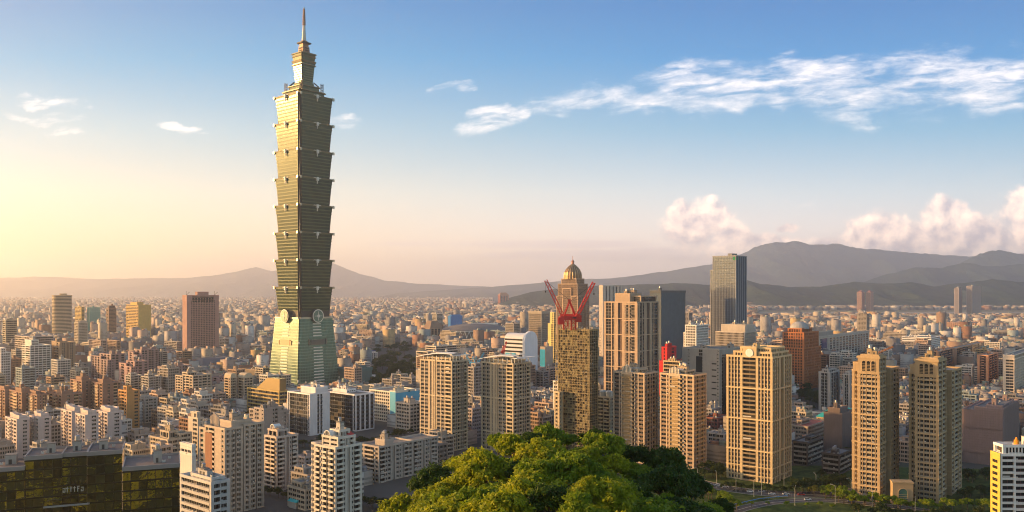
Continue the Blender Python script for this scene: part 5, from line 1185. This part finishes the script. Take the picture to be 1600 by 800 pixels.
def mat_far():
    m, nt, b = principled('far_facades', (.4, .4, .4), .85, 0, .25); g = NG(nt)
    at = g.n('ShaderNodeAttribute'); at.attribute_name = 'tint'
    ge = g.n('ShaderNodeNewGeometry'); cr = g.n('ShaderNodeVectorMath', operation='CROSS_PRODUCT'); g.link(ge.outputs['Normal'], cr.inputs[0]); cr.inputs[1].default_value = (0, 0, 1)
    dt = g.n('ShaderNodeVectorMath', operation='DOT_PRODUCT'); g.link(ge.outputs['Position'], dt.inputs[0]); g.link(cr.outputs[0], dt.inputs[1])
    sn = g.n('ShaderNodeSeparateXYZ'); g.link(ge.outputs['Normal'], sn.inputs[0]); sp = g.n('ShaderNodeSeparateXYZ'); g.link(ge.outputs['Position'], sp.inputs[0])
    al = at.outputs['Alpha']
    u = g.m('FRACT', g.m('DIVIDE', dt.outputs['Value'], g.m('MULTIPLY_ADD', al, 2.4, 2.2))); z = g.m('FRACT', g.m('DIVIDE', sp.outputs[2], 3.2))
    mu = g.m('MULTIPLY', g.m('GREATER_THAN', u, .3), g.m('LESS_THAN', u, .82)); mu = g.m('MAXIMUM', mu, g.m('GREATER_THAN', al, .72))
    mz = g.m('MULTIPLY', g.m('GREATER_THAN', z, .33), g.m('LESS_THAN', z, .8))
    side = g.m('LESS_THAN', g.m('ABSOLUTE', sn.outputs[2]), .5)
    f = g.m('MULTIPLY', g.m('MULTIPLY', mu, mz), g.m('MULTIPLY', side, .8))
    n = g.noise(ge.outputs['Position'], .09, 4, .65); k = g.m('MULTIPLY_ADD', n, .9, .55)
    c = g.mix(1.0, at.outputs['Color'], g.comb(k, k, k), 'MULTIPLY')
    c = g.mix(f, c, (.05, .05, .05)); g.link(c, b.inputs['Base Color']); g.link(g.m('MULTIPLY_ADD', f, -.6, .85), b.inputs['Roughness'])
    return m
def far_city(name, items, mat):
    B = []; C = []
    rr = random.Random(3)
    for (X, Y, w, l, h, ci, x, y, q, th) in items:
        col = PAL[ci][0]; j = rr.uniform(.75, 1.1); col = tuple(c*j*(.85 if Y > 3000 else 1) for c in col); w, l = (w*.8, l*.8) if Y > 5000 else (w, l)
        a2 = rr.random()
        B.append((X, Y, w/2, l/2, -1, h)); C.append((*col, a2)); sh = rr.uniform(.55, 1.0)
        if Y < 6000:
            for _ in range(3 if Y < 1800 else 2 if Y < 3200 else 1):
                ww, ll = rr.uniform(2, w*.4), rr.uniform(2, l*.45); ox = rr.uniform(-w/2+ww/2, w/2-ww/2); oy = rr.uniform(-l/2+ll/2, l/2-ll/2)
                B.append((X+ox*cg-oy*sg, Y+ox*sg+oy*cg, ww/2, ll/2, h-.3, h+rr.uniform(1.5, 4.5))); c2 = rr.choice([(.38, .33, .28), (.35, .2, .14), (.25, .23, .22), (.22, .28, .24), (.48, .43, .38), (.25, .25, .28)]); C.append((*c2, .1))
    B = np.array(B, dtype=np.float64); n = len(B); C = np.array(C)
    sx = np.array([-1, 1, 1, -1, -1, 1, 1, -1]); sy = np.array([-1, -1, 1, 1, -1, -1, 1, 1])
    u = B[:, 2:3]*sx; v = B[:, 3:4]*sy
    V = np.zeros((n, 8, 3)); V[:, :, 0] = B[:, 0:1]+u*cg-v*sg; V[:, :, 1] = B[:, 1:2]+u*sg+v*cg
    V[:, :4, 2] = B[:, 4:5]; V[:, 4:, 2] = B[:, 5:6]
    F = np.array([(4, 5, 6, 7), (0, 1, 5, 4), (1, 2, 6, 5), (2, 3, 7, 6), (3, 0, 4, 7)])
    idx = (np.arange(n)[:, None, None]*8+F[None]).reshape(-1)
    me = bpy.data.meshes.new(name); me.vertices.add(n*8); me.vertices.foreach_set('co', V.reshape(-1)); me.loops.add(n*20); me.loops.foreach_set('vertex_index', idx)
    me.polygons.add(n*5); me.polygons.foreach_set('loop_start', np.arange(n*5)*4); me.polygons.foreach_set('loop_total', np.full(n*5, 4)); me.update(calc_edges=True)
    at = me.attributes.new('tint', 'FLOAT_COLOR', 'FACE')
    col = np.repeat(C, 5, axis=0).reshape(n, 5, 4); col[:, 0, :3] = col[:, 0, :3]*.25+np.array([.15, .13, .12])*.75; at.data.foreach_set('color', col.reshape(-1))
    me.materials.append(mat); o = link(name, me); return o
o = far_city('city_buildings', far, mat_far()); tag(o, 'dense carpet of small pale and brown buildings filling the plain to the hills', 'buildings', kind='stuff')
print('FILL', len(near), len(far))
# airfield: pale runway strip in the right distance
mb = MB(); q = [GP(1170, 493.5), GP(1640, 492.5), GP(1640, 485), GP(1170, 485.5)]; mb.poly([(p.x, p.y, .3) for p in q]); tag(mb.build('airfield_grass', wall((.16, .15, .08), .9, .3)), kind='structure')
mb = MB(); q = [GP(1160, 489.8), GP(1640, 488.6), GP(1640, 487.4), GP(1160, 488.4)]; mb.poly([(p.x, p.y, .6) for p in q]); tag(mb.build('runway', wall((.34, .31, .28), .9, .1)), kind='structure')
# flyover in the far middle
fo = empty('elevated_highway', (PX(700, 4300), 4300, 0), R(-6)); tag(fo, 'far elevated highway crossing the plain left of the dark hills', 'bridge')
mb = MB(); mb.box(-330, 420, -7, 7, 30, 33, 0); mb.box(-330, 420, -7.3, -7, 31, 35, 0); mb.build('deck', wall((.5, .42, .34)), fo)
for i in range(19): mb = MB(); x = -320+i*40; mb.box(x-1.5, x+1.5, -3, 3, 0, 30); mb.build('pier', M_CONC, fo)

# ------------------------------------------------------------------ small things near the avenue
tent = empty('tent_canopy', (*GP(1056, 757)[:2], 0), R(-25)); tag(tent, 'white barrel-shaped tent canopy below the right fluted-crown tower', 'tent')
mb = MB(); k = 12
for i in range(k):
    a, b = math.pi*i/k, math.pi*(i+1)/k; mb.quad((-11, 3.6*math.cos(a), .4+4*math.sin(a)), (-11, 3.6*math.cos(b), .4+4*math.sin(b)), (11, 3.6*math.cos(b), .4+4*math.sin(b)), (11, 3.6*math.cos(a), .4+4*math.sin(a)))
mb.build('roof', M_WHITE, tent, smooth=True)
mb = MB(); mb.poly([(11.02, 3.6*math.cos(math.pi*i/k), .4+4*math.sin(math.pi*i/k)) for i in range(k+1)]); mb.build('end_panel', wall((.6, .62, .6)), tent)
for i in range(5):
    for s in (-1, 1): mb = MB(); mb.box(-10.8+i*5.4-.1, -10.8+i*5.4+.1, s*3.5-.1, s*3.5+.1, 0, .6); mb.build('post', M_STEEL, tent)

def lamp_meshes():
    a = MB(); a.cyl(0, 0, .17, 0, .1, 11, 8); b = MB()
    for i in range(5):
        t0, t1 = i/5, (i+1)/5; b.bar((2.2*t0, 0, 10.9+1.1*math.sin(t0*1.57)), (2.2*t1, 0, 10.9+1.1*math.sin(t1*1.57)), .13)
    c = MB(); c.box(2.0, 3.1, -.2, .2, 11.9, 12.1); d = MB(); d.box(-.25, .25, -.25, .25, 0, .5)
    g = metal((.45, .46, .46), .4, .6); return [('pole', a.mesh('pole', [g])), ('arm', b.mesh('arm', [g])), ('lamp_head', c.mesh('lamp_head', [g])), ('footing', d.mesh('footing', [M_CONC]))]
LM = lamp_meshes(); base_l = empty('street_lamp', (0, 0, 0)); KL = [link(n, m, base_l) for n, m in LM]
lamps = [(1242, 790), (1305, 787), (1178, 776), (1190, 774), (1363, 792), (1120, 762), (1090, 757), (1225, 768), (1275, 768), (1430, 806), (1150, 770), (1330, 776)]
lamps.sort()
for i, (x, y) in enumerate(lamps):
    p = GP(x, y); o = base_l if i == 0 else copy_tree(base_l, KL, p, 0)
    o.location = p; o.rotation_euler = (0, 0, R(200+i*37)); tag(o, f'{ord_[i]} grey curved-arm street lamp along the avenue, counting from the left', 'street lamp', 'street lamps along the avenue')
def car(x, y, col, label, rz, van=False):
    p = GP(x, y); r = empty('van' if van else 'car', (p.x, p.y, .11), rz); tag(r, label, 'van' if van else 'car', 'cars on the avenue')
    pm = metal(col, .3, .2); mb = MB(); h = 1.0 if not van else 1.1
    mb.loft([(-2.2, -.85), (2.2, -.85), (2.2, .85), (-2.2, .85)], .3, [(-2.15, -.8), (2.1, -.8), (2.1, .8), (-2.15, .8)], h)
    mb.loft([(-2.0 if van else -1.6, -.78), (1.5 if van else .9, -.78), (1.5 if van else .9, .78), (-2.0 if van else -1.6, .78)], h, [(-1.95 if van else -1.2, -.65), (1.1 if van else .4, -.65), (1.1 if van else .4, .65), (-1.95 if van else -1.2, .65)], 1.5 if not van else 2.0, 1, mt=0)
    mb.build('body', [pm, GLASSES[0]], r)
    for a in (-1.35, 1.35):
        for b in (-.8, .8):
            mb = MB(); pts = 12; q = [(a+.32*math.cos(6.283*i/pts), .32+.32*math.sin(6.283*i/pts)) for i in range(pts)]
            k0 = len(mb.v); mb.v += [(u[0], b-.1, u[1]) for u in q]+[(u[0], b+.1, u[1]) for u in q]; mb.f += [tuple(k0+i for i in range(pts)), tuple(k0+pts+i for i in reversed(range(pts)))]+[(k0+i, k0+pts+i, k0+pts+(i+1) % pts, k0+(i+1) % pts) for i in range(pts)]; mb.m += [0]*(pts+2)
            mb.build('wheel', M_DARK, r)
for args in ((1134, 762, (.7, .7, .7), 'silver car on the avenue left of the broad cream tower', R(-20)), (1150, 768, (.05, .05, .06), 'black car on the avenue behind the silver car', R(-15)), (1206, 773, (.6, .6, .62), 'pale car on the avenue in front of the broad cream tower', R(-6)),
             (1252, 774, (.4, .03, .03), 'red car on the avenue right of the pale car', R(0)), (1098, 755, (.7, .6, .1), 'yellow taxi on the avenue near the white tent', R(-22)), (1262, 782, (.65, .65, .66), 'white car on the curved ramp', R(2)), (1330, 785, (.1, .12, .2), 'dark blue car on the curved ramp left of the gatehouse', R(-8))):
    car(*args)
for i, (x, y) in enumerate(((1060, 748), (1076, 751), (1112, 758), (1122, 760), (1164, 767), (1190, 770), (1228, 772), (1286, 772), (1304, 770), (1376, 765))):
    car(x, y+(-.8 if i % 2 else 1.2), ((.65, .65, .64), (.06, .06, .07), (.3, .3, .32))[i % 3], f'{ord_[i]} small ' + ('white', 'black', 'grey')[i % 3] + ' car in the avenue traffic, counting from the left', R(-15 if x < 1180 else 3))
car(1172, 769, (.72, .72, .72), 'white van on the avenue below the broad cream tower', R(-8), True)
# blue guard rail inside the ramp's bend
mb = MB()
pts = [GP(x, y) for x, y in ((1118, 806), (1150, 794), (1190, 785), (1235, 780))]
for a, b in zip(pts, pts[1:]):
    mb.bar(a+Vector((0, 5.6, 1)), b+Vector((0, 5.6, 1)), .35); n = 6
    for i in range(n+1): q = a+(b-a)*i/n+Vector((0, 5.6, 0)); mb.box(q.x-.06, q.x+.06, q.y-.06, q.y+.06, 0, 1.1)
tag(mb.build('guard_rail', wall((.08, .25, .55), .5)), 'blue guard rail along the inner side of the curved ramp', 'guard rail')
mb = MB(); pool = [GP(467, 783), GP(480, 782), GP(482, 787), GP(468, 788)]
p = GP(452, 783, 3); s = empty('garden_shed', (PX(463, 520), 520, 0), TH); tag(s, 'small turquoise-roofed shed between the two balcony towers', 'shed')
mb = MB(); mb.box(-4, 4, -3, 3, 0, 4); mb.build('wall', M_CONC, s); mb = MB(); mb.loft([(-4.5, -3.5), (4.5, -3.5), (4.5, 3.5), (-4.5, 3.5)], 4.01, [(-4.5, -.1), (4.5, -.1), (4.5, .1), (-4.5, .1)], 6); mb.build('roof', wall((.05, .45, .5)), s)
# ------------------------------------------------------------------ trees
def mat_leaf(c1, c2, c3):
    m = bpy.data.materials.new('leaves'); m.use_nodes = True; nt = m.node_tree; b = nt.nodes['Principled BSDF']; g = NG(nt)
    at = g.n('ShaderNodeAttribute'); at.attribute_name = 'shade'; oi = g.n('ShaderNodeObjectInfo')
    f = g.m('ADD', g.m('MULTIPLY', at.outputs['Fac'], .75), g.m('MULTIPLY', oi.outputs['Random'], .25))
    c = g.mix(g.sstep(f, .0, .55), c1, c2); c = g.mix(g.sstep(f, .55, 1.0), c, c3)
    g.link(c, b.inputs['Base Color']); b.inputs['Roughness'].default_value = .55; b.inputs['Specular IOR Level'].default_value = .25
    tr = g.n('ShaderNodeBsdfTranslucent'); g.link(c, tr.inputs[0]); mx = g.n('ShaderNodeMixShader'); mx.inputs[0].default_value = .5
    out = nt.nodes['Material Output']; g.link(b.outputs[0], mx.inputs[1]); g.link(tr.outputs[0], mx.inputs[2]); g.link(mx.outputs[0], out.inputs[0]); return m
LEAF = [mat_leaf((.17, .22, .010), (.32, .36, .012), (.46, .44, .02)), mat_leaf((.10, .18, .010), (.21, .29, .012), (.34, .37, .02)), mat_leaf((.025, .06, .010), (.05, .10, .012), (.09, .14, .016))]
LEAFM = mat_leaf((.022, .042, .010), (.045, .075, .014), (.09, .11, .02)); LEAFY = mat_leaf((.10, .11, .01), (.17, .17, .015), (.22, .2, .02))
BARK = wall((.10, .075, .05), .9, .3)
def crown_mesh(name, seed, nclump, nleaf, leaf, mats, flat=.75):
    """unit-radius crown: leaf-sized faces over many uneven clumps, so that sky and shade show between them"""
    rg = np.random.default_rng(seed)
    d = rg.normal(size=(nclump, 3)); d /= np.linalg.norm(d, axis=1)[:, None]; d[:, 2] = np.abs(d[:, 2])*1.1-.35
    rad = rg.uniform(.35, .85, nclump); cc = d*rad[:, None]; cc[:, 2] *= flat
    cr = rg.uniform(.09, .27, nclump); tone = rg.uniform(0, 1, nclump)
    k = rg.choice(nclump, nleaf, p=cr**2/np.sum(cr**2))
    e = rg.normal(size=(nleaf, 3)); e /= np.linalg.norm(e, axis=1)[:, None]; e[:, 2] = np.where(e[:, 2] < -.25, -e[:, 2], e[:, 2])
    P = cc[k]+e*(cr[k]*rg.uniform(.6, 1.12, nleaf)*np.where(rg.random(nleaf) < .12, 1.45, 1))[:, None]*np.array([1, 1, .8])
    nrm = e*.7+rg.normal(size=(nleaf, 3))*.55+np.array([0, 0, .45]); nrm /= np.linalg.norm(nrm, axis=1)[:, None]
    t = np.cross(nrm, rg.normal(size=(nleaf, 3))); t /= np.linalg.norm(t, axis=1)[:, None]; b = np.cross(nrm, t)
    s = leaf*rg.uniform(.6, 1.3, nleaf)[:, None]
    V = np.stack([P-t*s*1.3, P-b*s*.6, P+t*s*1.3, P+b*s*.6], 1).reshape(-1, 3)
    me = bpy.data.meshes.new(name); n = nleaf
    me.vertices.add(n*4); me.vertices.foreach_set('co', V.reshape(-1)); me.loops.add(n*4); me.loops.foreach_set('vertex_index', np.arange(n*4))
    me.polygons.add(n); me.polygons.foreach_set('loop_start', np.arange(n)*4); me.polygons.foreach_set('loop_total', np.full(n, 4)); me.update(calc_edges=True)
    at = me.attributes.new('shade', 'FLOAT', 'FACE'); at.data.foreach_set('value', np.clip(tone[k]*.6+rg.uniform(0, .4, n), 0, 1))
    me.materials.append(mats); return me
def trunk_mesh(seed, h=1.0):
    r = random.Random(seed); mb = MB()
    mb.cyl(0, 0, .055, -1.1, .035, -.25, 8)
    for i in range(6):
        a = r.uniform(0, 6.28); e = Vector((math.cos(a)*r.uniform(.3, .55), math.sin(a)*r.uniform(.3, .55), r.uniform(-.05, .35)))
        m_ = Vector((e.x*.4, e.y*.4, -.2+.25*e.z)); mb.bar((0, 0, -.3), m_, .05, 0, .035); mb.bar(m_, e, .035, 0, .012)
    return mb.mesh('trunk', [BARK])
TRK = [trunk_mesh(i) for i in range(3)]
def tree(name, label, cat, group, loc, rad, crown, trunk, rz, zs=1.0):
    r = empty(name, loc, rz); tag(r, label, cat, group)
    c = link('crown', crown, r, (0, 0, rad*1.05*zs)); c.scale = (rad, rad, rad*zs)
    t = link('trunk', trunk, r, (0, 0, rad*1.05*zs)); t.scale = (rad, rad, rad*zs)
    return r
# hill under the wood in the foreground, on which the camera stands
def TT(X): return 105.3-15*(abs(X-(8 if X > 8 else 5))/(36 if X > 8 else 29.5))**1.75
def hillz(X, Y):
    top = TT(X)-8.5; front = 131-.36*max(Y, -40)
    z = max(top, front) if Y < 100 else top
    if Y < 100: z = max(top, front - 26*max(0, (abs(X-6)-14)/30)**1.5)
    if Y > 182: z -= (Y-182)*.85
    return max(z, -2)
mb = MB(); nx, ny = 70, 60
xs = [-150+320*i/nx for i in range(nx+1)]; ysx = [-60+400*j/ny for j in range(ny+1)]
mb.v = [(x, y, hillz(x, y)) for y in ysx for x in xs]; W = nx+1
mb.f = [(j*W+i, j*W+i+1, (j+1)*W+i+1, (j+1)*W+i) for j in range(ny) for i in range(nx)]; mb.m = [0]*len(mb.f)
tag(mb.build('hill', mat_hill((.02, .03, .012), (.05, .06, .02), .2), smooth=True), kind='structure')
CR = [[crown_mesh('crown', 10*s+m, 75, 9000, .056, LEAF[m]) for s in range(3)] for m in range(3)]
rt = random.Random(21); hill_trees = []
D = 178
while D > 92:
    X = -34+rt.uniform(0, 6)
    while X < 58:
        rad = rt.uniform(2.9, 6.0); Y = D+rt.uniform(-3, 3); hill_trees.append((X+rt.uniform(-1, 1), Y, rad)); X += rad*rt.uniform(1.05, 1.4)
    D -= 8.5
names = {}
for X, Y, rad in hill_trees:
    x = 800+X/Y*FPX; top = TT(X)+rt.uniform(-1.6, 1.3)+(1.2 if 5.6 < rad else 0); y = HZ-(top-CAMH)*FPX/Y
    if not (560 < x < 1200) or y > 815: continue
    # the right flank is dark-leaved, the crest and left are yellow-green
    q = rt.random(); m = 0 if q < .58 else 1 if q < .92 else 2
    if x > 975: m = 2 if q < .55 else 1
    side = 'left edge' if x < 680 else 'left shoulder' if x < 770 else 'crest' if x < 860 and y < 720 else 'right shoulder' if 860 <= x < 960 and y < 740 else 'middle' if x < 960 else 'dark right flank' if x < 1060 else 'low right edge'
    names.setdefault((m, side), []).append((X, Y, rad, top, x, y))
CN = ['yellow-green', 'mid-green', 'dark green']
for (m, side), L in names.items():
    L.sort(key=lambda t: t[4])
    for i, (X, Y, rad, top, x, y) in enumerate(L):
        lab = f'{ord_[min(i, 15)]} {CN[m]} tree from the left on the {side} of the wooded hill' if len(L) > 1 else f'the only {CN[m]} tree on the {side} of the wooded hill'
        if i >= 15: lab = f'{CN[m]} trees at the right end of the {side} of the wooded hill'
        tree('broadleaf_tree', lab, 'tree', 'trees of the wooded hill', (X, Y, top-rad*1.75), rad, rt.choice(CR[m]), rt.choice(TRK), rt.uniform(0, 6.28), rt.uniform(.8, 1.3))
# street and park trees
CM = [crown_mesh('crown', 70+s, 26, 1500, .085, LEAFM) for s in range(4)]; CY = crown_mesh('crown', 90, 26, 1800, .08, LEAFY); CG = crown_mesh('crown', 91, 26, 1600, .085, LEAF[1])
mt = []
def row(pts, n, jit, rads, group, what, crown=None):
    for i in range(n):
        t = i/(max(1, n-1))*(len(pts)-1); k = min(int(t), len(pts)-2); f = t-k
        x = pts[k][0]+(pts[k+1][0]-pts[k][0])*f+rt.uniform(-jit, jit); y = pts[k][1]+(pts[k+1][1]-pts[k][1])*f+rt.uniform(-jit, jit)*.35
        mt.append((x, y, rt.uniform(*rads), group, what, crown))
row([(1128, 765), (1236, 770)], 20, 3, (2.2, 3.4), 'trees at the foot of the broad cream tower', 'small dark tree in the row at the foot of the broad cream tower')
row([(1242, 772), (1300, 765)], 14, 6, (4, 6), 'trees right of the broad cream tower', 'dark bushy tree in the clump right of the broad cream tower')
row([(1060, 745), (1130, 748)], 12, 5, (3, 5), 'trees behind the white tent', 'dark tree in the belt behind the white tent canopy')
row([(1040, 760), (1110, 778), (1150, 800)], 18, 8, (3.5, 5.5), 'trees between the hill and the ramp', 'green tree in the thicket between the wooded hill and the curved ramp', CG)
row([(1290, 775), (1335, 790), (1420, 797), (1560, 800)], 42, 7, (3, 5), 'trees along the front of the twin towers', 'green tree in the long row in front of the twin towers', CG)
row([(1330, 806), (1440, 812), (1560, 815)], 16, 5, (3, 5), 'trees along the ramp', 'tree in the bottom row below the twin towers')
row([(1500, 780), (1560, 775)], 12, 8, (3.5, 5), 'trees right of the right twin tower', 'dark tree right of the right twin tower base')
row([(560, 790), (610, 800)], 9, 6, (3, 5), 'trees below the long grey row', 'dark tree below the long grey apartment row')
row([(416, 775), (470, 785)], 8, 4, (2.5, 4), 'trees between the balcony towers', 'dark tree in the gap between the two balcony towers')
row([(200, 700), (232, 690)], 10, 5, (4, 6), 'trees behind the mirrored building', 'dark tree in the grove behind the mirrored building')
row([(594, 690), (640, 682)], 10, 5, (3.5, 5), 'trees below the sky-blue clinic', 'dark tree in the grove below the sky-blue clinic')
row([(500, 694), (655, 700)], 26, 7, (3.5, 5.5), 'trees between the white blocks and the long grey row', 'dark tree in the belt between the white and blue blocks and the long grey row')
row([(1505, 752), (1600, 744)], 24, 12, (3.5, 5.5), 'trees behind the white and yellow block', 'dark tree in the grove between the plum-netted building and the white and yellow block')
row([(1285, 752), (1326, 764)], 12, 6, (3, 4.6), 'trees left of the left twin tower', 'dark tree between the small dark block and the left twin tower')
row([(1104, 736), (1134, 744)], 10, 6, (3, 4.6), 'trees between the two golden towers', 'dark tree in the gap left of the broad cream tower')
row([(1150, 794), (1230, 790), (1300, 794)], 7, 8, (1.6, 2.6), 'young trees on the lawn inside the ramp', 'small tree on the lawn inside the curved ramp', CG)
row([(455, 700), (500, 700)], 8, 5, (3, 5), 'trees below the left white and blue block', 'dark tree below the left white and blue glass block')
for (a, b, c, d), n, rads, gname in (((582, 656, 546, 614), 110, (7, 11), 'dark park wood right of the giant tower'), ((1240, 1289, 606, 650), 34, (5, 8), 'dark grove behind the turquoise-roofed hall')):
    for i in range(n):
        y = 1/(rt.uniform(1/(d-HZ), 1/(c-HZ)))+HZ if False else rt.uniform(c, d); mt.append((rt.uniform(a, b), y, rt.uniform(*rads), 'trees of the '+gname, 'dark tree crown in the '+gname, None))
mt.append((1272, 776, 4.6, None, 'bright yellow-green tree in the dark clump right of the broad cream tower', CY))
for x, y, rad, grp, lab, cr in mt:
    p = GP(x, y)
    if blocked(p.x, p.y, rad*.3-3): continue
    tree('street_tree' if y > 660 else 'park_tree', lab, 'tree', grp, (p.x, p.y, 0), rad, cr or rt.choice(CM), rt.choice(TRK), rt.uniform(0, 6.28), rt.uniform(.9, 1.2))

# wooded slope below the look-out, mirrored in the glass building
def slope(X, Y): return max(-1, 62-.36*max(0, Y-110))*min(1, max(0, (-X-20)/35))
mb = MB(); nx, ny = 30, 24; xs = [-330+310*i/nx for i in range(nx+1)]; yy = [40+250*j/ny for j in range(ny+1)]
mb.v = [(x, y, slope(x, y)-.5) for y in yy for x in xs]; W = nx+1
mb.f = [(j*W+i, j*W+i+1, (j+1)*W+i+1, (j+1)*W+i) for j in range(ny) for i in range(nx)]; mb.m = [0]*len(mb.f)
tag(mb.build('hillside', mat_hill((.02, .03, .012), (.05, .06, .02), .2), smooth=True), kind='structure')
src = [crown_mesh('wood_part', 300+k, 26, 900, .11, LEAF[0]) for k in range(4)]; rs = random.Random(8); VV = []; SH = []
for _ in range(230):
    X = rs.uniform(-320, -28); Y = rs.uniform(60, 285); k = rs.choice(src); n = len(k.vertices); a = np.empty(n*3); k.vertices.foreach_get('co', a); r_ = rs.uniform(5, 9)
    VV.append(a.reshape(-1, 3)*r_+np.array([X, Y, slope(X, Y)+r_*.9])); sh = np.empty(n//4); k.attributes['shade'].data.foreach_get('value', sh); SH.append(np.clip(sh*.6+rs.uniform(0, .4), 0, 1))
V = np.concatenate(VV); n = len(V)//4; me = bpy.data.meshes.new('slope_wood'); me.vertices.add(n*4); me.vertices.foreach_set('co', V.reshape(-1)); me.loops.add(n*4); me.loops.foreach_set('vertex_index', np.arange(n*4))
me.polygons.add(n); me.polygons.foreach_set('loop_start', np.arange(n)*4); me.polygons.foreach_set('loop_total', np.full(n, 4)); me.update(calc_edges=True)
at = me.attributes.new('shade', 'FLOAT', 'FACE'); at.data.foreach_set('value', np.concatenate(SH)); me.materials.append(LEAF[0])
tag(link('slope_wood', me), 'sunlit wood on the slope, seen mirrored in the dark glass building', 'wood', kind='stuff')
for m_ in src: bpy.data.meshes.remove(m_)

src = [crown_mesh('grove_part', 400+k, 14, 130, .26, LEAFM) for k in range(4)]; VV = []; SH = []
for X, Y, c in GREEN:
    if Y > 7000 or blocked(X, Y, 2): continue
    for _ in range(3 if Y < 2500 else 2):
        k = rs.choice(src); n = len(k.vertices); a = np.empty(n*3); k.vertices.foreach_get('co', a); r_ = rs.uniform(.22, .36)*c
        VV.append(a.reshape(-1, 3)*r_*np.array([1, 1, .8])+np.array([X+rs.uniform(-.3, .3)*c, Y+rs.uniform(-.3, .3)*c, r_*.6])); sh = np.empty(n//4); k.attributes['shade'].data.foreach_get('value', sh); SH.append(np.clip(sh*.6+rs.uniform(0, .4), 0, 1))
V = np.concatenate(VV); n = len(V)//4; me = bpy.data.meshes.new('city_greenery'); me.vertices.add(n*4); me.vertices.foreach_set('co', V.reshape(-1)); me.loops.add(n*4); me.loops.foreach_set('vertex_index', np.arange(n*4))
me.polygons.add(n); me.polygons.foreach_set('loop_start', np.arange(n)*4); me.polygons.foreach_set('loop_total', np.full(n, 4)); me.update(calc_edges=True)
at = me.attributes.new('shade', 'FLOAT', 'FACE'); at.data.foreach_set('value', np.concatenate(SH)); me.materials.append(LEAFM)
tag(link('city_greenery', me), 'dark green tufts of trees scattered between the ordinary blocks of the plain', 'greenery', kind='stuff')
